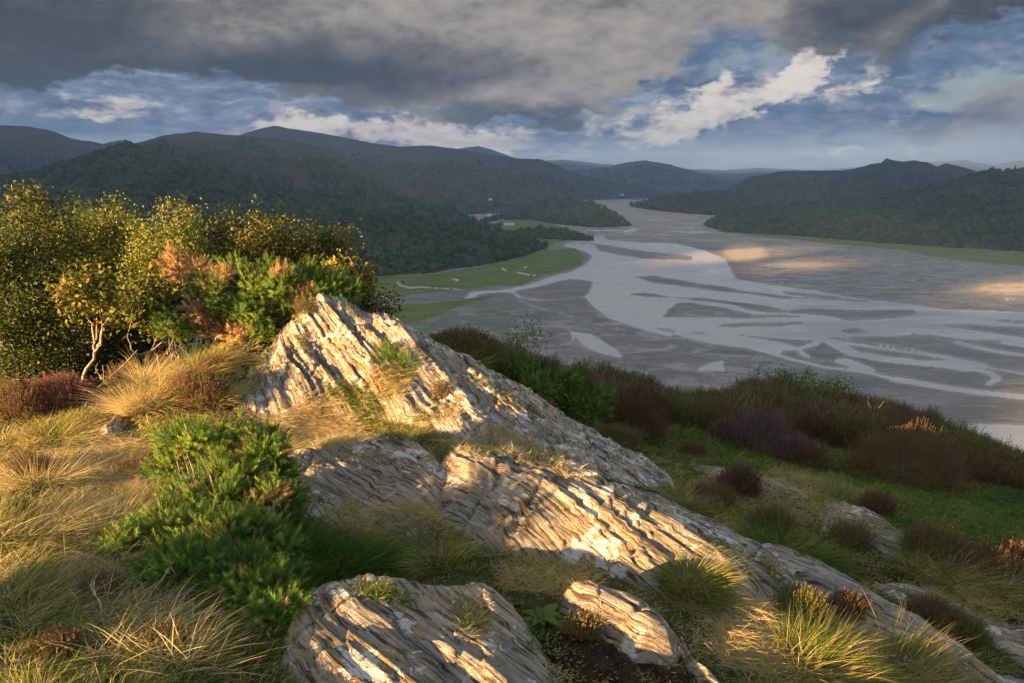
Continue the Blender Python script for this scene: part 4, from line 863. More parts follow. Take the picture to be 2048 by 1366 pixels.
# px, py, length m, tint (0 green .. 1 straw), spread of tint, density 0..1
TURF = [(40,900,.22,.70,.12,1),(150,940,.20,.78,.08,1),(250,930,.16,.80,.08,1),(60,1000,.24,.66,.15,1),(330,900,.20,.74,.1,1),(250,1030,.16,.55,.2,.9),(180,830,.16,.62,.12,.9),(140,850,.12,.52,.1,1),(330,860,.14,.55,.15,.8),
 (40,1150,.30,.62,.28,.9),(100,1250,.26,.52,.3,.8),(30,1330,.25,.50,.3,.8),(200,1330,.2,.38,.3,.7),(350,1330,.2,.35,.3,.7),(480,1330,.16,.3,.3,.6),(560,1130,.15,.3,.2,.8),
 (640,870,.14,.74,.1,1),(700,880,.10,.72,.12,1),(600,840,.16,.85,.08,1),(760,850,.08,.45,.15,1),(830,850,.08,.42,.12,1),(900,890,.08,.6,.15,1),(1000,900,.10,.72,.12,1),(1090,930,.09,.45,.1,1),(1160,950,.09,.46,.1,1),(1230,975,.07,.5,.2,.8),
 (640,1110,.18,.30,.12,1),(720,1130,.20,.26,.1,1),(800,1090,.16,.42,.2,1),(860,1070,.14,.55,.2,1),(900,1120,.14,.40,.15,1),(960,1140,.12,.40,.2,1),(1040,1130,.12,.66,.2,1),(1120,1130,.12,.50,.2,1),(1200,1170,.10,.36,.12,1),(1300,1190,.10,.5,.2,1),(1380,1200,.14,.5,.12,1),(1450,1250,.12,.72,.12,1),(1540,1250,.14,.7,.12,1),(1060,1220,.10,.3,.15,.8),
 (1480,1290,.13,.66,.15,1),(1600,1310,.18,.55,.15,1),(1700,1340,.2,.48,.15,1),(1560,1350,.16,.6,.2,1),(1000,1180,.1,.35,.2,.9),(850,1160,.1,.4,.2,.8),(1420,1330,.12,.6,.2,.9),(1250,1330,.05,.5,.3,.12),(1330,1350,.05,.5,.3,.12),(1150,1300,.05,.6,.3,.2),
 (1400,990,.10,.55,.15,1),(1500,950,.09,.58,.12,1),(1600,985,.10,.62,.12,1),(1450,1040,.16,.58,.15,1),(1550,1060,.18,.46,.15,1),(1650,1110,.14,.48,.15,1),(1600,1130,.15,.4,.12,1),(1750,1130,.12,.55,.2,1),(1850,1150,.15,.55,.2,1),(1950,1200,.16,.6,.2,1),(2040,1200,.14,.5,.2,1),(1850,1300,.15,.35,.2,1),(1750,1230,.10,.35,.2,.8),(2000,1330,.12,.35,.2,1),
 (1350,880,.16,.30,.07,1),(1450,890,.18,.29,.07,1),(1560,920,.16,.30,.08,1),(1700,970,.11,.33,.08,1),(1850,1000,.07,.34,.09,1),(2000,1050,.07,.34,.08,1),(1800,1060,.06,.34,.08,1),(2030,1000,.12,.2,.1,1),(1900,1110,.08,.32,.08,1),
 (1340,930,.09,.5,.15,1),(1250,900,.08,.4,.15,1),(1120,820,.10,.35,.2,1),(1040,770,.1,.45,.2,1),(930,720,.15,.45,.2,1),(1300,800,.15,.4,.2,.8),(1600,860,.2,.35,.2,.9),(1850,900,.2,.4,.2,.9)]
def make_grass(name, n, label, seed, minY, maxY, short=1.0, per=9, wbase=.0034):
    global rng; rng = np.random.default_rng(seed)
    nt_ = n // per; a = rng.uniform(-.86, .86, nt_ * 2); Yd = np.exp(rng.uniform(math.log(minY), math.log(maxY), nt_ * 2)); x = a * Yd; y = Yd
    z, onr = surface(x, y); px, py = topix(np.stack([x, y, z], -1))
    v = nearest_mix(px, py, TURF, None)
    keep = (px > -90) & (px < 2140) & (py < 1500) & (rng.random(len(x)) < v[:, 3])
    keep &= ~onr
    x, y, v, px, py = x[keep][:nt_], y[keep][:nt_], v[keep][:nt_], px[keep][:nt_], py[keep][:nt_]
    M = len(x); i = np.repeat(np.arange(M), per); k = len(i); r = .035 * np.sqrt(rng.random(k)) * np.maximum(1, y[i] / 5); q = rng.uniform(0, 2 * math.pi, k)
    bx = x[i] + r * np.cos(q); by = y[i] + r * np.sin(q); bz, onr = surface(bx, by); ok = ~onr
    clump = fbm(bx * 2.5, by * 2.5, seed, o=3)
    tl = np.repeat(rng.normal(0, .42, (M, 2)), per, 0) + np.array([.35, -.12]) + .35 * np.stack([fbm(bx, by, 1., o=2), fbm(bx, by, 8., o=2)], -1)
    lean = tl + .45 * np.stack([np.cos(q), np.sin(q)], -1)
    Lg = v[i, 0] * short * .72 * rng.uniform(.45, 1.15, k) * (1 + .7 * clump)
    nr_ = rock_top(bx, by, .16) > -1e8; Lg = np.where(nr_, Lg * .5, Lg)
    tint = np.clip(v[i, 1] + np.repeat(rng.normal(0, .09, M), per) + v[i, 2] * (rng.normal(size=k) + 1.4 * clump) , 0, 1)
    base = np.stack([bx, by, bz - .008], -1)[ok]
    V, Fc = blades(base, lean[ok], np.maximum(Lg[ok], .02), wbase * (1 + .10 * by[ok]) * rng.uniform(.6, 1.3, ok.sum()), rng.uniform(.1, 1.1, ok.sum()))
    o = mk(name, V, Fc, M_GRASS, attrs={'tint': np.repeat(tint[ok], 7)}, smooth=False)
    tag(o, label, 'grass', kind='stuff'); return o
make_grass('grass', 150000, 'short mixed green and straw coloured turf between the foreground rocks', 11, 2.0, 6.6)
make_grass('grass', 130000, 'grass over the farther part of the knoll and along the green path', 12, 5.6, 11.5, 1.0, 8, .0042)
# thatch: fine dead stems lying in the turf
def thatch(name, polys, n, seed, L, tint, label, wd=.003, flat=1.3):
    global rng; rng = np.random.default_rng(seed); A = Acc()
    for (poly, share, Lm, tm) in polys:
        poly = np.array(poly, float); k = int(n * share); lo, hi = poly.min(0), poly.max(0)
        # candidate ground points projected back into the outline
        Yd = np.exp(rng.uniform(math.log(2.0), math.log(10.5), k * 40)); a = rng.uniform((lo[0] - 1024) / F * .95 - .02, (hi[0] - 1024) / F * 1.15 + .02, k * 40); x = a * Yd
        z = ground0(x, Yd); px, py = topix(np.stack([x, Yd, z], -1)); m_ = inpoly(px, py, poly); x, Yd = x[m_][:k], Yd[m_][:k]
        if len(x) == 0: continue
        z, _ = surface(x, Yd); q = rng.uniform(0, 6.283, len(x)); cl = fbm(x * 3, Yd * 3, seed, o=3)
        V, Fc = blades(np.stack([x, Yd, z], -1), np.stack([np.cos(q), np.sin(q)], -1) * flat + [.3, -.1], Lm * rng.uniform(.4, 1.2, len(x)) * (1 + .6 * cl), wd * rng.uniform(.6, 1.2, len(x)), rng.uniform(.2, .9, len(x)))
        A.add(V, Fc, np.repeat(np.clip(tm + rng.normal(0, .1, len(x)) + .15 * cl, 0, 1), 7))
    o = A.build(name, M_GRASS); return tag(o, label, 'grass', kind='stuff')
thatch('coarse_dead_grass', [([(0,1050),(200,1030),(300,1100),(420,1366),(0,1366)], .8, .24, .9), ([(0,930),(300,900),(300,1000),(0,1050)], .2, .2, .86)], 1300, 23, .12, .8, 'coarse pale broken stalks among the grass at the lower left', .005, .9)
thatch('dead_grass', [([(0,900),(320,880),(330,1010),(200,1060),(0,1060)], .30, .16, .82), ([(500,840),(640,820),(760,900),(600,920)], .12, .15, .88), ([(860,880),(1010,880),(1180,950),(1100,945),(950,910)], .08, .09, .8),
    ([(0,1050),(260,1030),(420,1366),(0,1366)], .07, .18, .72), ([(980,1130),(1200,1150),(1180,1200),(1000,1180)], .03, .09, .75), ([(1420,1230),(1560,1220),(1680,1300),(1600,1366),(1440,1330)], .10, .12, .82),
    ([(640,1020),(900,1040),(880,1110),(780,1130)], .05, .10, .75), ([(1380,960),(1640,960),(1700,1040),(1500,1060)], .06, .10, .8), ([(1820,1100),(2048,1130),(2048,1240),(1850,1210)], .03, .16, .7)],
    52000, 21, .12, .8, 'bleached dead grass lying tangled over the left and middle of the knoll')
# small plants rooted in the cracks and the pocket of the tall outcrop
def on_rock_tufts(name, polys, seed, label):
    global rng; rng = np.random.default_rng(seed); A = Acc()
    for (poly, n, Lm, tm, ts) in polys:
        poly = np.array(poly, float); lo, hi = poly.min(0), poly.max(0); k = n // 8
        Yd = rng.uniform(2.2, 8.2, k * 120); a = rng.uniform((lo[0] - 1024) / F * .95 - .03, (hi[0] - 1024) / F * 1.2 + .03, k * 120); x = a * Yd; z, _ = surface(x, Yd); px, py = topix(np.stack([x, Yd, z], -1))
        m_ = inpoly(px + 5 * rng.normal(size=len(px)), py + 4 * rng.normal(size=len(px)), poly); x, Yd = x[m_][:k], Yd[m_][:k]; M = len(x)
        if M == 0: continue
        i = np.repeat(np.arange(M), 8); q = rng.uniform(0, 6.283, len(i)); bx = x[i] + .03 * np.cos(q) * rng.random(len(i)); by = Yd[i] + .03 * np.sin(q) * rng.random(len(i)); bz, _ = surface(bx, by)
        V, Fc = blades(np.stack([bx, by, bz - .004], -1), np.stack([np.cos(q), np.sin(q)], -1) * .6 + [.25, -.25], Lm * rng.uniform(.4, 1.2, len(i)), .0035 * rng.uniform(.7, 1.4, len(i)), rng.uniform(.3, 1, len(i)))
        A.add(V, Fc, np.repeat(np.clip(tm + ts * rng.normal(size=len(i)), 0, 1), 7))
    return tag(A.build(name, M_GRASS), label, 'grass', kind='stuff')
on_rock_tufts('rock_turf', [([(640,770),(700,765),(770,800),(760,830),(690,810)], 3000, .07, .40, .2), ([(600,790),(650,800),(720,850),(700,890),(620,890),(580,850)], 5200, .12, .86, .1), ([(680,820),(770,810),(860,830),(870,880),(800,880),(700,850)], 4200, .08, .52, .2),
    ([(740,740),(820,735),(800,790),(745,790)], 1800, .10, .72, .12), ([(860,800),(930,800),(900,850),(865,840)], 500, .06, .7, .15), ([(920,870),(1060,880),(1150,940),(1180,965),(1080,930),(900,905)], 2600, .07, .55, .2),
    ([(1590,1035),(1720,1028),(1800,1065),(1960,1165),(1800,1130),(1630,1065)], 1600, .09, .55, .2), ([(1370,930),(1530,968),(1640,1010),(1500,990)], 700, .07, .6, .2), ([(1700,1160),(1900,1195),(2060,1265),(1830,1215)], 900, .08, .5, .2),
    ([(900,880),(905,905),(860,925),(850,900)], 700, .05, .5, .2), ([(1400,1070),(1470,1090),(1500,1130),(1450,1120)], 700, .05, .4, .15), ([(770,1010),(860,1000),(890,1060),(800,1080)], 1100, .05, .55, .2),
    ([(830,1050),(930,1070),(960,1110),(880,1120)], 1300, .12, .5, .2), ([(1020,1110),(1120,1125),(1180,1145),(1050,1140)], 600, .09, .62, .2), ([(1330,1150),(1400,1150),(1430,1200),(1350,1210)], 1500, .12, .55, .12),
    ([(700,1170),(770,1175),(830,1205),(760,1205)], 800, .06, .35, .15), ([(890,1200),(960,1210),(985,1250),(930,1260)], 800, .06, .6, .2), ([(1180,1220),(1240,1240),(1230,1265),(1170,1250)], 500, .05, .75, .15),
    ([(930,745),(1000,780),(1090,830),(1060,825),(960,770)], 900, .06, .3, .2), ([(650,900),(780,915),(860,930),(760,925),(660,912)], 900, .035, .6, .15), ([(1500,1100),(1600,1180),(1640,1240),(1560,1180)], 900, .07, .5, .25),
    ([(700,1000),(760,1060),(700,1080),(640,1070)], 600, .06, .6, .2), ([(600,630),(640,640),(620,700),(580,690)], 400, .08, .55, .15)], 31, 'small grass growing in the cracks and hollow of the sunlit rocks')

# ------------------------------------------------------------------ tussocks (each one its own clump)
def tussock(px, py, Yd, r, L, n, tint, ts, lean, label, seed, wd=.0035, bend=.6, name='grass_tussock'):
    global rng; rng = np.random.default_rng(seed); c = basept(px, py, Yd); q = rng.uniform(0, 6.283, n); rr = r * np.sqrt(rng.random(n))
    x = c[0] + rr * np.cos(q); y = c[1] + rr * np.sin(q); z, _ = surface(x, y); k = (rr / r)[:, None]
    V, Fc = blades(np.stack([x, y, z - .01], -1), np.stack([np.cos(q), np.sin(q)], -1) * (.15 + .75 * k) + np.asarray(lean) + rng.normal(0, .24, (n, 2)) + .5 * np.stack([fbm(x * 7, y * 7, 1., o=2), fbm(x * 7, y * 7, 5., o=2)], -1), L * rng.uniform(.25, 1.1, n) * (1 + .8 * fbm(x * 5, y * 5, seed, o=2)), wd * rng.uniform(.6, 1.3, n), rng.uniform(.3, 1.2, n) * bend)
    o = mk(name, V - c, Fc, M_GRASS, attrs={'tint': np.repeat(np.clip(tint + ts * rng.normal(size=n) + .1 * np.sin(q * 2), 0, 1), 7)}, smooth=False); o.location = c
    return tag(o, label, 'grass tussock', 'grass tussocks among the rocks')
TU = [(330,830,6.3,.20,.42,2400,.70,.15,(.55,-.05),'golden tussock of long grass sweeping right beside the gorse tree'),
 (400,770,6.9,.18,.40,1900,.58,.12,(.6,0),'greener tussock in the middle of the golden clump, close to the rock peak'),
 (280,840,6.2,.14,.34,1300,.80,.10,(.2,-.1),'bleached tussock at the left end of the golden clump'),
 (300,770,7.0,.16,.42,1200,.84,.08,(.5,.1),'wispy pale tussock standing highest at the back of the golden clump'),
 (440,840,6.35,.12,.28,900,.66,.15,(.4,-.1),'low golden tussock tucked under the left foot of the tall outcrop'),
 (690,1165,3.7,.20,.26,2600,.20,.08,(.15,-.1),'dark green grass tussock in the shade below the flat ribbed slab'),
 (600,1140,3.9,.18,.28,1500,.24,.10,(.2,-.1),'smaller dark green tussock touching the gorse bush'),
 (30,1270,2.85,.22,.26,2000,.55,.25,(.45,.25),'mixed green and straw tussock leaning right at the left edge'),
 (20,1080,3.6,.22,.34,1800,.62,.18,(.35,.1),'greenish straw tussock above the leaning one at the left edge'),
 (1660,1350,3.1,.24,.26,3200,.52,.14,(.75,-.05),'long golden green tussock combed to the right at the bottom'),
 (1830,1366,3.2,.20,.30,1800,.56,.14,(.7,-.05),'golden tussock to the right of the combed one, half in shade'),
 (110,880,5.6,.22,.28,1500,.60,.10,(.35,-.1),'rounded green gold tussock under the pink heather'),
 (80,980,4.6,.16,.40,700,.80,.06,(.05,0),'upright clump of pale straw stems at the left'),
 (920,700,8.6,.25,.34,1100,.5,.15,(.2,.05),'grass tussock on the skyline where the heather bank begins'),
 (1580,1100,4.9,.30,.30,2600,.34,.14,(.3,-.1),'shaded green tussock between the two grey rock ribs'),
 (1380,1200,3.55,.16,.20,1500,.50,.10,(.2,-.15),'rounded yellow green tussock against the tail of the sunlit ridge'),
 (870,1120,3.85,.16,.22,1200,.50,.16,(-.25,-.15),'yellow green tussock at the near foot of the sunlit ridge'),
 (560,905,5.55,.20,.24,1500,.62,.12,(.2,-.1),'golden green tussock between the front gorse and the slab'),
 (240,1050,3.9,.3,.26,1800,.86,.08,(.5,.15),'pale bleached tussock left of the front gorse'),
 (1480,930,7.3,.22,.26,900,.30,.2,(.1,0),'green tussock beside the purple heather'),
 (1900,1190,4.85,.22,.24,1300,.62,.2,(.2,-.1),'dry tangled tussock under the wiry heather near the right edge'),
 (2010,1215,4.7,.20,.24,1200,.50,.2,(.3,-.1),'greenish dry tussock at the right edge above the lichened rock'),
 (1830,1170,4.95,.18,.2,1000,.45,.2,(.3,-.1),'low rough tussock between the shaded rock strips'),
 (1700,1010,6.6,.25,.2,1300,.62,.15,(.2,-.1),'pale dry tussock bordering the green path'),
 (1590,975,6.9,.25,.2,1300,.66,.12,(.2,-.1),'bleached tussock on the brow above the green path'),
 (1370,1015,5.6,.2,.18,900,.55,.15,(.2,-.1),'low dry tussock at the end of the tall outcrop')]
for i, q in enumerate(TU): tussock(*q, seed=200 + i)

# ------------------------------------------------------------------ shrubs
def liftlobe(px, py, Yd, hw, hh):
    p = P(px, py, Yd); k = fpix(Yd)
    while p[1] > 1.5:
        z, _ = surface(np.array([p[0]]), np.array([p[1]]))
        if p[2] > z[0] + .35 * min(hw, hh) * k: break
        Yd -= .05; p = P(px, py, Yd)
    return Yd
def ellip(c, rad, n, inner=.75, up=-.35):
    d = unit(rng.normal(size=(int(n * 2.2), 3))); d = d[d[:, 2] > up][:n]; s = rng.uniform(inner, 1.0, len(d)) ** 1.0
    bmp = 1 + .42 * fbm(d[:, 0] * 2.2 + c[0] * 3, d[:, 1] * 2.2 + c[1] * 3, d[:, 2] * 2.2, o=3)
    return c + d * (s * bmp)[:, None] * rad, d
def gorse(px, py, Yd, lobes, label, seed, tpl=GORSE_T, mat=None, size=1.0, dens=1.0, name='gorse_bush', cat='gorse bush', dry=(), group='gorse bushes', stemmat=None, stem_r=.016, tlo=.2):
    """lobes: (px, py, Y, half width px, half height px, count)"""
    global rng; rng = np.random.default_rng(seed); b = basept(px, py, Yd); e = empty(name, b, label, cat, group); A = Acc(); S = Acc(); D = Acc()
    for li, (lx, ly, lY, hw, hh, cnt) in enumerate(list(lobes) + list(dry)):
        lY = liftlobe(lx, ly, lY, hw, hh); c = P(lx, ly, lY); k = fpix(c[1]); rad = np.array([hw * k, min(hw, hh) * k * 1.0, hh * k]); isdry = li >= len(lobes)
        cnt = int(cnt * dens); nsub = max(6, cnt // 55)
        sc_c, sd_ = ellip(c, rad, nsub, .45, -.6)                       # boughs, each carrying a clump of sprigs
        for q, dq in zip(sc_c, sd_):
            m_ = cnt // nsub; rr = .22 * rad.mean() + .03; off = rng.normal(size=(m_, 3)) * rr * .55; pos = q + off
            d = unit(dq * .8 + unit(off) * .7 + np.array([0, 0, .7]) + rng.normal(size=(m_, 3)) * .35)
            tv, tf = tpl; V, Fc = scatter(tv, tf, pos, frames(d), size * rng.uniform(.7, 1.25, m_))
            tint = np.clip(rng.normal(.55, .2, m_) + rng.normal(0, .16), tlo, 1); old = rng.random(m_) < .07; tint[old] = .08
            (D if isdry else A).add(V, Fc, np.repeat(tint if not isdry else rng.uniform(0, 1, m_), len(tv)))
        for q, dq in zip(sc_c[::2], sd_[::2]):                          # long shoots breaking the outline
            if rng.random() < .55:
                sh = unit(dq + [0, 0, .5] + rng.normal(size=3) * .3); ln = rng.uniform(.08, .2) * size; m_ = 14; s_ = np.linspace(0, 1, m_)
                pos = q + dq * rad * .25 + sh * (s_ * ln)[:, None]; d = unit(sh * 1.2 + rng.normal(size=(m_, 3)) * .6)
                V, Fc = scatter(tpl[0], tpl[1], pos, frames(d), size * rng.uniform(.55, .95, m_)); (D if isdry else A).add(V, Fc, np.repeat(np.clip(rng.normal(.75, .15, m_), tlo, 1), len(tpl[0])))
        for q in sc_c[::max(1, nsub // 22)]:
            V, Fc = tube(bez(b, b + (q - b) * .85, (rng.normal(0, .06), rng.normal(0, .06), -.06), 7, .012), np.linspace(stem_r, .003, 7), 5); S.add(V, Fc)
    S.build('stem', stemmat or M_BARK, e, b, True); A.build('foliage', mat or M_GORSE, e, b)
    if D.n: D.build('dry_foliage', M_GORSEDRY, e, b)
    return e
gorse(440, 1110, 3.75, [(395,890,4.45,70,40,800),(350,930,4.45,45,35,350),(530,895,4.50,62,36,750),(555,950,4.45,45,34,450),(450,955,4.25,80,36,560),(430,1010,4.10,105,45,1000),(350,1060,4.00,85,45,900),(450,1090,3.85,130,55,1900),(370,1150,3.70,110,50,1400),(500,1170,3.60,95,55,1500),(540,1225,3.45,55,35,450),(240,1100,3.90,50,32,350),(560,1010,4.20,40,45,350),(560,1100,3.90,40,45,350)],
      'large bright green gorse bush in the left foreground', 41, size=.86, dens=.95, dry=[(490,930,4.4,50,22,220),(520,1000,4.15,45,22,180)])
# the bush that throws the bottom left corner into shade
for (wx_, wy_, wz_, r_, n_, sd_0, lb) in ((-3.9, 1.55, -1.45, .48, 2400, 39, 'low gorse bush beside the viewpoint just outside the left edge of the picture'),):
    q_ = topix(np.array([wx_, wy_, wz_])); k_ = r_ / fpix(wy_)
    gorse(float(q_[0]), float(q_[1]), wy_, [(float(q_[0]), float(q_[1]), wy_, k_, k_ * .75, n_)], lb, sd_0, size=.9)
gorse(487, 690, 7.9, [(430,590,7.9,70,45,700),(500,570,8.0,80,45,800),(590,580,8.1,75,50,800),(650,590,8.2,55,45,550),(560,640,7.8,60,35,500),(480,630,7.7,60,30,450),(360,665,7.7,30,20,200),(690,600,8.3,35,35,260)],
      'tall gorse with bare tan stems and brown patches behind the rock peak', 42, size=1.15, dry=[(375,540,8.0,40,22,420),(420,560,7.9,45,28,320),(560,560,8.0,30,30,260),(585,610,7.9,45,30,260),(470,660,7.7,60,25,260),(400,620,7.8,40,35,260)], stem_r=.035, stemmat=M_DEAD, name='gorse_tree')
gorse(350, 672, 7.5, [(350,655,7.5,28,22,260)], 'small round green gorse left of the tan gorse stems', 43)
gorse(1100, 800, 8.9, [(1040,745,9.3,50,28,700),(1100,765,9.0,65,38,900),(1160,795,8.7,55,38,800),(1075,790,8.9,50,30,500),(1010,735,9.4,35,20,300)], 'dark green gorse thicket on the shaded side of the tall outcrop', 44, size=1.1)
gorse(1200, 838, 8.3, [(1190,830,8.4,35,22,250)], 'low green gorse sprout at the lower end of the shaded gorse thicket', 45)
gorse(790, 752, 6.85, [(780,715,6.8,30,30,330),(810,730,6.75,26,24,220),(765,700,6.85,16,18,120)], 'feathery yellow green heather seedling on the face of the tall outcrop', 46, tpl=YOUNG_T, size=.62, name='young_heather', cat='heather shrub', group=None, stem_r=.006)
gorse(70, 1040, 4.15, [(30,1035,4.2,40,22,150)], 'small green gorse sprout at the left edge', 47, size=.8)

def heather(px, py, Yd, hw, hh, n, label, seed, tint=.3, ts=.12, flower=None, fshare=.35, size=1.0, group='heather shrubs', name='heather_shrub', mat=None, tpl=None):
    """dome of upright sprays; py is the foot"""
    global rng; rng = np.random.default_rng(seed); b = basept(px, py, Yd); k = fpix(b[1]); rad = np.array([hw * k, hw * k * .8, hh * k]); e = empty(name, b, label, 'heather shrub', group); A = Acc(); S = Acc(); Fl = Acc(); tpl = tpl or HEATH_T
    pos, d = ellip(b, rad, n, .55, -.05); dd = unit(d * .7 + np.array([0, 0, .9]) + rng.normal(size=d.shape) * .22)
    fm = (fbm(pos[:, 0] * 6, pos[:, 1] * 6, pos[:, 2] * 6, o=2) + rng.normal(0, .25, len(pos)) > .62 - fshare * 1.15) & (d[:, 2] > .1) if flower else np.zeros(len(pos), bool)
    tv, tf = tpl
    V, Fc = scatter(tv, tf, pos[~fm], frames(dd[~fm]), size * rng.uniform(.7, 1.3, (~fm).sum())); A.add(V, Fc, np.repeat(np.clip(tint + ts * rng.normal(size=(~fm).sum()) + .15 * fbm(pos[~fm][:, 0] * 5, pos[~fm][:, 1] * 5, 1., o=2), 0, 1), len(tv)))
    if fm.any(): V, Fc = scatter(tv, tf, pos[fm], frames(dd[fm]), size * rng.uniform(.7, 1.3, fm.sum())); Fl.add(V, Fc, np.repeat(rng.uniform(0, 1, fm.sum()), len(tv)))
    for q in pos[::max(1, len(pos) // 26)]:
        V, Fc = tube(bez(b, q, (0, 0, -.03), 5, .008), np.linspace(.007, .002, 5), 4); S.add(V, Fc)
    S.build('stem', M_BARK, e, b, True); A.build('foliage', mat or M_HEATH, e, b)
    if fm.any(): Fl.build('flowers', flower, e, b)['kind'] = 'stuff'
    return e
HE = [(330,1330,2.62,45,30,420,'low brown dead bracken in shade at the foot of the front gorse',.42,.2,None,0),
 (120,1345,2.5,50,30,420,'russet dead heather in the bottom left corner',.3,.2,None,0),
 (200,1190,3.05,45,34,420,'rust brown heather tangled round the twisted pale branch',.36,.2,None,0),
 (60,960,4.8,50,34,520,'golden brown dead heather in the straw at the left edge',.45,.15,None,0),
 (290,935,5.0,50,28,520,'cinnamon coloured dead heather above the front gorse on the left',.45,.12,None,0),
 (1268,900,8.2,66,92,2800,'round dark brown heather at the top of the green path',.16,.08,None,0),
 (1235,905,7.5,52,40,1100,'low olive heather between the outcrop and the round brown heather',.58,.12,None,0),
 (1520,905,8.7,75,78,2600,'large purple flowering heather above the green path',.25,.1,M_FLOWER,.55),
 (1455,885,8.9,40,38,900,'purple flowering heather joined to the left of the large one',.25,.1,M_FLOWER,.5),
 (1588,915,8.2,42,48,1200,'small vivid purple heather right of the large purple one',.25,.1,M_FLOWER,.75),
 (1800,985,7.8,125,98,5200,'very large brown heather bush right of the purple heathers',.38,.12,M_FLOWER,.02),
 (1905,970,8.2,50,60,1300,'dark brown heather at the right end of the very large bush',.25,.12,None,0),
 (1615,945,7.9,42,45,900,'small dusky heather in front of the small vivid purple one',.25,.12,M_FLOWER,.15),
 (1475,1000,6.2,42,52,1100,'small dark heather standing on the turf above the long ridge',.22,.1,M_FLOWER,.25),
 (1385,905,7.7,30,18,350,'flat russet heather at the edge of the green path',.25,.1,None,0),
 (1750,1055,6.1,32,28,500,'small reddish brown heather at the lower edge of the green path',.3,.15,None,0),
 (1545,1040,5.4,45,30,600,'sparse heather with a few purple flowers on the shaded turf',.5,.2,M_FLOWER,.1),
 (1700,1090,5.3,40,28,500,'thin heather with purple tips beside the broken grey slab',.5,.2,M_FLOWER,.12),
 (1860,1130,5.2,60,38,900,'dry pinkish brown heather under the bare soil scar',.55,.2,M_FLOWER,.06),
 (1960,1178,5.0,75,34,1400,'wiry dry heather near the right edge',.33,.15,M_FLOWER,.06),
 (2040,1170,5.1,50,36,800,'dark dry heather cut by the right edge',.25,.15,M_FLOWER,.1),
 (1850,1290,4.1,75,50,1500,'brown and grey heather among the lower right rocks',.3,.15,None,0),
 (1930,1280,4.0,45,45,700,'greenish tuft of heather right of the brown and grey one',.7,.12,None,0),
 (1600,1235,3.6,62,62,1300,'golden orange heather glowing at the tail of the ridge',.62,.2,None,0),
 (1690,1245,3.7,40,30,500,'rust coloured heather right of the golden orange one',.4,.2,None,0),
 (1090,820,8.0,14,12,130,'tiny pink heather on the crest of the tall outcrop',.4,.2,M_PINK,.5),
 (130,845,6.5,75,62,2100,'pink flowering heather at the far left below the trees',.4,.15,M_PINK,.32),
 (45,870,6.2,60,70,1500,'brown withered heather at the left edge',.38,.12,None,0),
 (250,770,7.3,30,40,500,'orange brown heather twigs left of the golden tussock',.45,.12,None,0),
 (400,830,6.3,62,60,1700,'reddish brown heather at the left foot of the tall outcrop',.42,.15,M_PINK,.05),
 (430,760,6.9,30,26,450,'brown heather wedged against the left side of the tall outcrop',.4,.12,None,0),
 (615,680,7.6,20,22,160,'small yellow green heather in a notch of the rock peak',.62,.15,None,0),
 (880,765,6.5,14,18,120,'orange heather sprig in a crack of the tall outcrop',.5,.2,None,0),
 (1165,1268,3.0,32,18,350,'dry brown heather hanging over the dark soil hollow',.52,.15,None,0),
 (1420,1000,5.8,50,26,500,'withered brown heather at the right tip of the tall outcrop',.4,.15,None,0)]
for i, (px, py, Yd, hw, hh, n, lab, tn, ts, fl_, fs) in enumerate(HE):
    heather(px, py, Yd, hw, hh, int(n * 1.25), lab, 300 + i, tn, ts, fl_, fs, size=1.0 if Yd > 5 else .75)

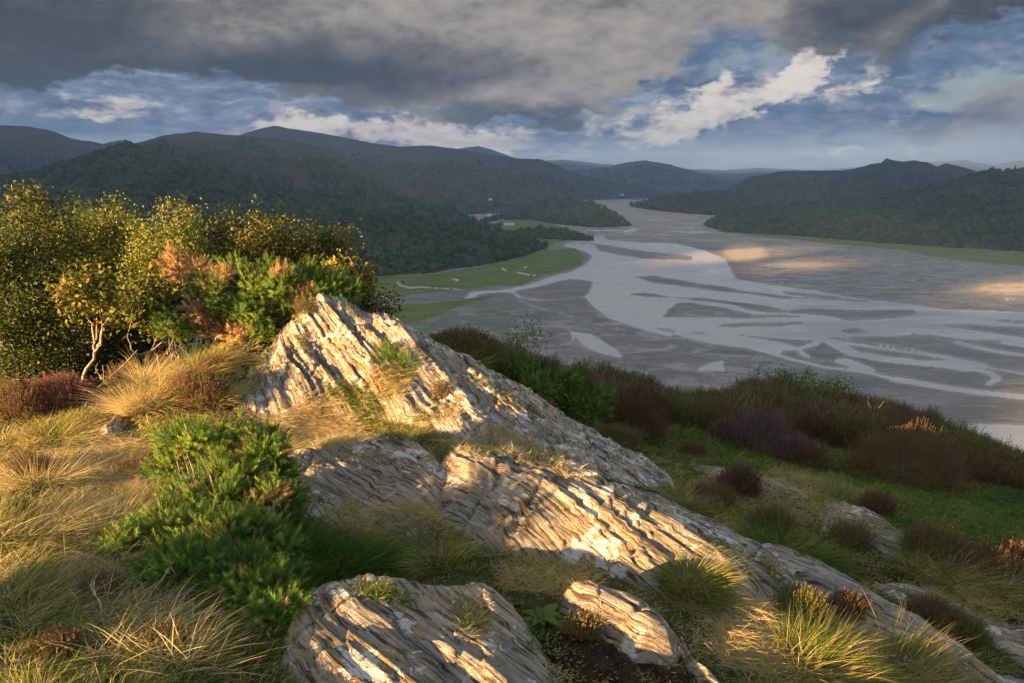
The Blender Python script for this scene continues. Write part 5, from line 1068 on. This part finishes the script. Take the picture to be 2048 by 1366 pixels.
# the heather bank that closes the knoll on the right: domes too interlaced to count
def bank():
    global rng; rng = np.random.default_rng(77); A = Acc(); Fl = Acc()
    line = [(905,690,9.3),(950,705,10),(1010,718,10.6),(1080,735,11),(1150,752,11.5),(1220,768,12),(1300,785,12.3),(1400,800,12.4),(1500,812,12.3),(1600,825,12),(1700,838,11.8),(1800,862,11.3),(1860,890,10.8),(1920,930,10.2),(1960,960,9.6),(2060,985,9.2),(2120,1000,9)]
    lineN = [(940,735,8.9),(1000,765,9.2),(1100,800,9.6),(1200,835,9.5),(1300,850,9.6),(1400,860,9.5),(1500,870,9.6),(1600,885,9.4),(1700,905,9.2),(1800,925,9.0),(1880,950,8.8),(1960,985,8.3),(2100,1010,8.2)]
    a_ = np.array(line); b_ = np.array(lineN)
    for i in range(330):
        x = rng.uniform(905, 2120); u = rng.random() ** 1.0
        yA, YA = np.interp(x, a_[:, 0], a_[:, 1]), np.interp(x, a_[:, 0], a_[:, 2]); yB, YB = np.interp(x, b_[:, 0], b_[:, 1]), np.interp(x, b_[:, 0], b_[:, 2])
        Yd = YB + (YA - YB) * u; p = P(x, yB + (yA - yB) * u, Yd); z = ground0(p[0], p[1]); b = np.array([p[0], p[1], float(z)])
        r = rng.uniform(.22, .55); h = rng.uniform(.38, .62) * (.62 + .4 * u) * (.75 if x < 1250 else 1) * (.6 if x < 1000 else 1)
        if x > 1930: h *= .62
        n = int(420 + 900 * r); pos, d = ellip(b, np.array([r, r, h]), n, .6, .0); n = len(pos); dd = unit(d * .7 + [0, 0, .9] + rng.normal(size=d.shape) * .25)
        kind = rng.random(); tn = float(np.interp(kind, [0, .22, .24, .46, .48, .66, .68, .85, .87, 1], [.08, .16, .28, .36, .46, .54, .66, .74, .85, 1])) + rng.normal(0, .03)
        tv, tf = HEATH_T; V, Fc = scatter(tv, tf, pos, frames(dd), rng.uniform(.9, 2.1, n))
        fl_ = kind > .49 and kind < .515
        (Fl if fl_ else A).add(V, Fc, np.repeat(np.clip(tn + .13 * rng.normal(size=n), 0, 1) if not fl_ else rng.uniform(0, 1, n) * .7, len(tv)))
    T = Acc()
    for i in range(130):
        x = rng.uniform(930, 1760); u = rng.random(); yA, YA = np.interp(x, a_[:, 0], a_[:, 1]), np.interp(x, a_[:, 0], a_[:, 2]); yB, YB = np.interp(x, b_[:, 0], b_[:, 1]), np.interp(x, b_[:, 0], b_[:, 2])
        p = P(x, yB + (yA - yB) * u, YB + (YA - YB) * u); b = np.array([p[0], p[1], float(ground0(p[0], p[1])) + .1])
        for k in range(3):
            q = b + np.array([rng.normal(0, .16), rng.normal(0, .12), rng.uniform(.4, .72) * (.62 if x > 1930 or x < 1000 else 1)]); V, Fc = tube(bez(b, q, (rng.normal(0, .05), 0, 0), 6, .014), np.linspace(.006, .002, 6), 3); T.add(V, Fc)
    tag(T.build('dead_twigs', M_DEAD), 'pale dead twigs sticking up through the massed heather on the right', 'twigs', kind='stuff')
    o = A.build('heather_bank', M_HEATH); tag(o, 'russet and brown heather massed along the far edge of the knoll on the right', 'heather', kind='stuff')
    o = Fl.build('heather_bank_flowers', M_FLOWER); tag(o, 'faded purple flowers scattered through the massed heather on the right', 'heather', kind='stuff')
bank()

# ------------------------------------------------------------------ leafy bushes and trees
def tree(px, py, Yd, lobes, label, seed, mat, leaf=.05, name='broadleaf_tree', cat='tree', group='trees beyond the knoll', trunk_r=.07, needle=False, base_z=None, bark=None, zb=None, tmean=.5):
    """foot at (px, Yd) on the ground; lobes: (px, py, Y, half width px, half height px, number of leaves)"""
    global rng; rng = np.random.default_rng(seed); p = P(px, py, Yd); z = float(ground0(p[0], p[1])) if base_z is None else base_z; b = np.array([p[0], p[1], z - .05]); e = empty(name, b, label, cat, group); A = Acc(); S = Acc()
    lobes = [(*l[:5], int(l[5] * 1.35)) for l in lobes]
    cen = np.mean([P(*l[:3]) for l in lobes], axis=0); fork = b + (cen - b) * np.array([.6, .6, .5]) 
    V, Fc = tube(bez(b, fork, (rng.normal(0, .05), rng.normal(0, .05), 0), 8, .015), np.linspace(trunk_r, trunk_r * .65, 8), 7); S.add(V, Fc)
    for (lx, ly, lY, hw, hh, cnt) in lobes:
        c = P(lx, ly, lY); k = fpix(c[1]); rad = np.array([hw * k, min(hw, hh * 1.3) * k, hh * k]); nb = max(5, cnt // 110)
        V, Fc = tube(bez(fork, c, (rng.normal(0, .08), rng.normal(0, .08), -.08), 7, .02), np.linspace(trunk_r * .6, trunk_r * .22, 7), 6); S.add(V, Fc)
        cs, cd = ellip(c, rad, nb, .3, -.9)
        for q, dq in zip(cs, cd):
            V, Fc = tube(bez(c + (q - c) * .1, q + dq * .06, (0, 0, -.03), 5, .012), np.linspace(trunk_r * .2, .003, 5), 4); S.add(V, Fc)
            # twigs carrying leaves: the clump is drawn out along its shoot
            m_ = cnt // nb; sh = unit(dq * .7 + np.array([0, 0, .6]) + rng.normal(size=3) * .4); ln = rng.uniform(.14, .40)
            s = rng.random(m_); pos = q + sh * (s * ln)[:, None] + rng.normal(size=(m_, 3)) * (.06 + .07 * (1 - s))[:, None]
            tint = np.clip(rng.normal(tmean, .2, m_) + rng.normal(0, .1), 0, 1)
            if needle:
                V, Fc = scatter(PINE_T[0], PINE_T[1], pos[::3], frames(unit(rng.normal(size=(len(pos[::3]), 3)) * .4 + [0, 0, 1])), rng.uniform(.7, 1.2, len(pos[::3]))); A.add(V, Fc, np.repeat(tint[::3], len(PINE_T[0])))
            else:
                V, Fc = leaves(pos, leaf * rng.uniform(.6, 1.25, m_)); A.add(V, Fc, np.repeat(tint, 4))
    S.build('trunk', bark or M_BARK, e, b, True); A.build('crown', mat, e, b)
    return e
tree(40, 780, 8.2, [(20,560,8.2,75,60,4200),(60,620,8.0,70,60,3600),(10,680,7.8,70,60,3600),(90,690,7.9,55,55,2400),(60,500,8.6,60,45,2400),(-40,600,8.2,60,80,2400),(110,570,8.6,50,50,1800),(40,750,7.6,60,35,1500)],
     'dense dark birch with hanging leaves at the far left edge', 51, M_BIRCH, .041, tmean=.22)
tree(70, 760, 9.4, [(60,430,9.4,32,34,900),(95,465,9.4,40,30,900),(30,470,9.5,50,35,1200),(120,440,9.6,18,16,220),(100,520,9.3,60,45,1800)], 'oak whose golden top stands highest above the trees at the far left', 52, M_OAK, .053, tmean=.55)
tree(150, 760, 10.4, [(120,480,10.4,28,28,420),(150,470,10.4,24,26,380),(185,490,10.4,34,30,520),(160,540,10.2,60,50,1100)], 'young pine with upright blue green shoots between the oak and the birches', 53, M_PINE, needle=True, name='pine_tree')
tree(240, 760, 9.6, [(228,450,9.6,30,26,1100),(215,500,9.5,48,40,2400),(265,500,9.5,45,36,2000),(240,560,9.4,70,50,3000),(190,580,9.4,60,60,2200)], 'pale yellow green birch left of the centre of the wood', 54, M_BIRCH, .038, tmean=.72, name='birch_tree')
tree(350, 760, 9.0, [(358,455,9.0,26,24,900),(340,505,8.9,50,34,2200),(300,540,8.9,50,42,2000),(330,580,8.7,60,45,2400),(385,520,9.0,40,30,1200),(300,630,8.4,50,45,1800)], 'sunlit birch with small lemon leaves just left of the brown gorse top', 55, M_BIRCH, .038, tmean=.78, name='birch_tree')
tree(450, 740, 10.2, [(430,500,10.2,50,26,1500),(480,490,10.4,34,30,1000),(490,455,10.4,8,20,120),(420,560,10.0,70,40,2000),(500,540,10.2,60,40,1600)], 'olive oak with one bare spike above the middle of the wood', 56, M_OAK, .05, tmean=.40)
tree(555, 740, 10.0, [(548,470,10.0,24,26,800),(530,510,9.9,48,30,1500),(575,500,10.0,36,32,1100),(600,530,10.0,40,34,1100),(550,560,9.9,60,35,1500)], 'golden green oak with the raised shoot right of the spiky oak', 57, M_OAK, .05, tmean=.62)
tree(680, 740, 10.3, [(640,510,10.2,34,26,900),(670,515,10.3,28,26,700),(688,500,10.3,14,16,160),(660,560,10.2,50,40,1500),(710,560,10.3,26,30,600)], 'slender oak at the right end of the wood behind the gorse', 58, M_OAK, .05, tmean=.50)
tree(710, 700, 8.9, [(695,570,8.9,28,28,500),(712,600,8.9,20,24,300)], 'small yellow leaved oak sapling right behind the rock peak', 59, M_OAK, .07, tmean=.78, trunk_r=.03)
tree(745, 700, 9.3, [(735,615,9.3,24,24,420),(755,630,9.2,22,16,320),(725,590,9.4,14,14,160)], 'low dark leaved bush on the skyline right of the rock peak', 60, M_DARKLEAF, .05, tmean=.4, trunk_r=.02, name='leafy_bush', cat='bush')
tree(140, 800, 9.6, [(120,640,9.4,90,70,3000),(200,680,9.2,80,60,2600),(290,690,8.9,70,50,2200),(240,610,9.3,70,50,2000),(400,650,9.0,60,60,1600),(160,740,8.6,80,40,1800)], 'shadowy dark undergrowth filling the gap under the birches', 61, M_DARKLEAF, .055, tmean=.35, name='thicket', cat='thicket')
tree(172, 790, 7.0, [(180,590,7.2,26,16,480),(205,612,7.2,32,14,460),(240,600,7.2,22,14,360),(160,605,7.2,16,12,200)], 'small oak sapling with a pale bare trunk and lobed golden leaves', 62, M_OAK, .062, tmean=.62, trunk_r=.022, bark=M_DEAD, name='oak_sapling')
tree(300, 740, 7.8, [(300,640,7.9,28,24,380),(270,625,7.9,24,18,260),(330,610,8.0,30,24,380)], 'second little oak with a dark leaning stem right of the pale trunked sapling', 63, M_OAK, .075, tmean=.45, trunk_r=.022, name='oak_sapling')
tree(1570, 810, 12.2, [(1545,775,12.2,46,20,1100),(1590,772,12.2,40,18,900)], 'round green leafy bush on the edge of the heather bank', 64, M_LEAFY, .045, tmean=.45, trunk_r=.02, name='leafy_bush', cat='bush', group='leafy bushes on the heather bank')
tree(1660, 812, 12, [(1650,778,12,40,13,500),(1680,788,12,26,12,260)], 'loose pale green bush right of the round one on the heather bank', 65, M_LEAFY, .06, tmean=.7, trunk_r=.02, name='leafy_bush', cat='bush', group='leafy bushes on the heather bank')
tree(1050, 728, 10.8, [(1040,693,10.8,34,8,260),(1075,690,10.8,14,8,120)], 'thin yellow green bush peeping over the left part of the heather bank', 66, M_LEAFY, .05, tmean=.8, trunk_r=.015, name='leafy_bush', cat='bush', group='leafy bushes on the heather bank')

def dead(paths, label, seed, name='dead_branch', cat='dead branch'):
    """paths: lists of (px, py, Y) with root radius"""
    global rng; rng = np.random.default_rng(seed); b = basept(*paths[0][0][0]); A = Acc()
    for pts, r in paths:
        p = np.array([P(*q) for q in pts]); n = 5 * (len(p) - 1) + 1; tt = np.linspace(0, len(p) - 1, n); q = np.stack([np.interp(tt, np.arange(len(p)), p[:, k]) for k in range(3)], -1); q[1:-1] += rng.normal(size=(n - 2, 3)) * r * .5
        q[1:-1] = (q[:-2] + 2 * q[1:-1] + q[2:]) / 4; V, Fc = tube(q, np.linspace(r, r * .3, n), 6); A.add(V - b, Fc)
    o = mk(name, np.concatenate(A.V), A.F, M_DEAD); o.location = b; return tag(o, label, cat, 'dead wood in the grass')
dead([([(178,1285,2.75),(195,1240,2.8),(205,1215,2.85),(190,1190,2.9),(188,1160,2.95),(205,1130,3.0)], .008), ([(190,1190,2.9),(180,1170,2.95),(190,1150,3.0)], .005), ([(165,1280,2.8),(178,1235,2.85),(186,1200,2.9)], .005)], 'twisted pale dead branch curling up in the lower left', 71)
dead([([(290,1260,2.9),(300,1190,3.0),(330,1150,3.05),(350,1118,3.1)], .004), ([(330,1150,3.05),(340,1130,3.1),(352,1150,3.05)], .003), ([(280,1230,2.95),(285,1170,3.0),(262,1150,3.05)], .003)], 'thin forked dead stems standing right of the twisted branch', 72)
dead([([(0,1090,3.7),(60,1050,3.9),(140,1025,4.1)], .007), ([(60,1050,3.9),(100,1040,4.0),(150,1045,3.9)], .003)], 'dark fallen stick lying in the grass at the left edge', 73)
dead([([(200,800,6.9),(208,760,7.0),(205,730,7.0)], .008), ([(208,760,7.0),(190,740,7.0),(196,725,7.0)], .005), ([(210,790,6.9),(222,750,7.0),(215,728,7.0)], .005), ([(190,780,6.95),(240,740,7.1),(275,700,7.2)], .010)], 'grey dead shrub skeleton in front of the dark wood', 74, 'dead_shrub', 'dead shrub')
dead([([(35,870,6.0),(70,850,6.1),(110,840,6.2)], .012), ([(20,910,5.6),(60,895,5.7),(105,905,5.6)], .009), ([(60,885,5.8),(95,865,5.9),(60,855,6.0)], .006)], 'bleached dead sticks tangled left of the small sunlit boulder', 75)
dead([([(560,1330,2.62),(700,1300,2.7),(850,1290,2.7)], .0022), ([(560,1340,2.6),(640,1310,2.68),(700,1306,2.7)], .002)], 'thin straw coloured bramble stem across the bottom rock', 76, 'bramble_stem', 'bramble stem')

def rosette(px, py, Yd, n, L, label, seed):
    """broad leaves in a rosette"""
    global rng; rng = np.random.default_rng(seed); b = basept(px, py, Yd); A = Acc()
    for i in range(n):
        a = i * 2.4 + rng.normal(0, .2); l = L * rng.uniform(.7, 1.15); s = np.linspace(0, 1, 7); up = .25 + .5 * rng.random(); w_ = np.sin(np.clip(s * 1.02, 0, 1) ** .8 * math.pi) * l * .17 + .003
        cx = s * l * math.cos(up); cz = s * l * math.sin(up) - .35 * l * s ** 2; V = []
        for k in range(7): V += [(cx[k], -w_[k], cz[k] + .3 * w_[k]), (cx[k], 0, cz[k]), (cx[k], w_[k], cz[k] + .3 * w_[k])]
        V = np.array(V); c_, s_ = math.cos(a), math.sin(a); V = V @ np.array([[c_, s_, 0], [-s_, c_, 0], [0, 0, 1]]); A.add(V, gridfaces(7, 3), rng.uniform(.1, .5))
    o = A.build('broadleaf_rosette', M_LEAFY, smooth=True); o.location = b; return tag(o, label, 'plant', 'small plants in the turf')
rosette(1085, 1235, 3.1, 13, .15, 'broad leaved green rosette in the turf left of the small rock wedge', 81)
rosette(1560, 1085, 4.9, 10, .14, 'broad leaved dark plant in the shaded grass above the long rock', 82)
rosette(170, 1325, 2.5, 7, .09, 'small green leaves of a bramble at the bottom left', 83)
rosette(440, 1270, 2.9, 7, .10, 'bramble leaves in shade under the front gorse', 84)

def fern(px, py, Yd, n, L, label, seed, tint=.5):
    global rng; rng = np.random.default_rng(seed); b = basept(px, py, Yd); A = Acc()
    for i in range(n):
        a = i * 2 * math.pi / n + rng.normal(0, .2); l = L * rng.uniform(.75, 1.1); h = np.array([math.cos(a), math.sin(a), 0]); s = np.linspace(0, 1, 22)
        sp = b + h * (s * l * .8)[:, None] + np.array([0, 0, 1]) * (l * (.75 * s - .5 * s ** 2.2))[:, None]; side = np.array([-h[1], h[0], 0])
        V, Fc = tube(sp, np.linspace(.004, .001, 22), 3); A.add(V, Fc, .3)
        for k in range(3, 22):
            wl_ = l * .26 * math.sin(math.pi * (1 - s[k]) ** .8 * .8 + .25) * (1 - s[k] * .6)
            for sg in (-1, 1):
                m_ = 5; q = np.linspace(0, 1, m_); cpt = sp[k] + side * sg * (q * wl_)[:, None] + (h * .35 - np.array([0, 0, .12])) * (q * wl_)[:, None]
                d = np.gradient(cpt, axis=0); pos = cpt; Rm = frames(unit(h + rng.normal(size=(m_, 3)) * .2)); V, Fc = scatter(DIA, DIAF, pos, Rm[:, :, [0, 2, 1]], l * .055 * (1 - q * .5)); A.add(V, Fc, np.clip(tint + rng.normal(0, .15), 0, 1))
    o = A.build('fern', M_LEAFY); o.data.transform(Matrix.Translation(-Vector(b))); o.location = b; return tag(o, label, 'fern', 'ferns at the edge of the heather bank')
fern(1955, 945, 9.3, 9, .55, 'green fern standing out against the water at the right end of the heather bank', 91, .45)
fern(2015, 985, 8.9, 8, .45, 'yellowish fern just right of the taller green fern', 92, .7)
fern(1900, 930, 9.6, 7, .42, 'russet tinged fern left of the tall green fern', 93, .9)

for q in [(1018,449,2350,34,10,6,.15,'long pale farmhouse beside the green field near the left shore'), (645,459,1700,10,7,4.5,.5,'tiny white cottage alone in the near woods on the left hill'), (981,399.5,3100,14,8,5,.2,'white cottage on the slope above the farmhouse'),
          (978,431,2500,16,8,6,.0,'pale house in the trees left of the farmhouse'), (1244,390,4900,22,10,7,.1,'distant white house at the head of the estuary')]:
    house(*q)
# ------------------------------------------------------------------ unseen cloud sheet added to shade the valley, gaps cut for the sun
ct, st_ = math.tan(SUN_E), 1
pv = np.array([math.cos(SUN_A), -math.sin(SUN_A)]); vv = np.array([math.sin(SUN_A), math.cos(SUN_A)])   # across and along the light
def uz(p): return p[..., 0] * pv[0] + p[..., 1] * pv[1], p[..., 2] + (p[..., 0] * vv[0] + p[..., 1] * vv[1]) * ct
DB = 4800.0
cu = np.arange(-11500, 1600, 18.0); cz = np.arange(-285, 2300, 14.0)
CU, CZ = np.meshgrid(cu, cz)
keep = np.ones(CU.shape, bool)
un = CU + fbm(CU / 120, CZ / 90, o=3) * 30
keep &= ~((np.hypot((CU - 0) / 190, (CZ + 2) / 75) < 1))
for (px, py, ru, rz_) in ((1486, 508, 66, 50), (1610, 530, 60, 26), (2076, 577, 80, 36)):
    q = onplane(px, py) if py > 400 else P(px, py, 11500.)
    a, b = uz(q); print('gap', a, b); keep &= ~(np.hypot((CU + (un - CU) * .25 - a) / ru, (CZ - b) / rz_) < 1)
topn = 2150 + fbm(CU / 900, CU * 0, o=3) * 130
keep &= CZ < topn
bul = fbm(CU / 500, CZ / 260, 2., o=5) * 220
VC = np.empty(CU.shape + (3,)); DD = DB + bul
VC[..., 0] = CU * pv[0] - DD * vv[0]; VC[..., 1] = CU * pv[1] - DD * vv[1]; VC[..., 2] = CZ + DD * ct
g4 = gridfaces(*CU.shape); kf = keep.ravel()[g4].all(1)
m, t = newmat('cloud'); d1 = t.n('ShaderNodeBsdfDiffuse'); d1.inputs[0].default_value = (.85, .85, .85, 1); d2 = t.n('ShaderNodeBsdfTranslucent'); d2.inputs[0].default_value = (.7, .7, .7, 1)
mx = t.n('ShaderNodeMixShader'); mx.inputs[0].default_value = .4; t.L.new(d1.outputs[0], mx.inputs[1]); t.L.new(d2.outputs[0], mx.inputs[2]); t.L.new(mx.outputs[0], t.out.inputs[0])
usd = np.unique(g4[kf]); rmp = np.zeros(CU.size, int); rmp[usd] = np.arange(len(usd))
co = mk('cloud', VC.reshape(-1, 3)[usd], rmp[g4[kf]], m); sd = co.modifiers.new('thickness', 'SOLIDIFY'); sd.thickness = 12; sd.offset = 0
tag(co, 'unseen bank of grey cloud added behind the viewpoint to shade the valley, with gaps that let low sun through', 'cloud', kind='stuff')

# ------------------------------------------------------------------ haze
hb = (-9000, 9500, -560, 20500, -H - 3.6, 610)
V = [(hb[i], hb[2 + j], hb[4 + k]) for k in (0, 1) for j in (0, 1) for i in (0, 1)]
m, t = newmat('haze'); pvn = t.n('ShaderNodeVolumePrincipled'); pvn.inputs['Color'].default_value = (.40, .63, 1, 1); pvn.inputs['Density'].default_value = 6.2e-5
pvn.inputs['Anisotropy'].default_value = 0.0
t.L.new(pvn.outputs[0], t.out.inputs['Volume'])
hz_o = mk('haze', V, np.array([[0,2,3,1],[4,5,7,6],[0,1,5,4],[2,6,7,3],[0,4,6,2],[1,3,7,5]]), m, smooth=False)
tag(hz_o, 'pale blue haze filling the valley air', 'haze', kind='stuff')
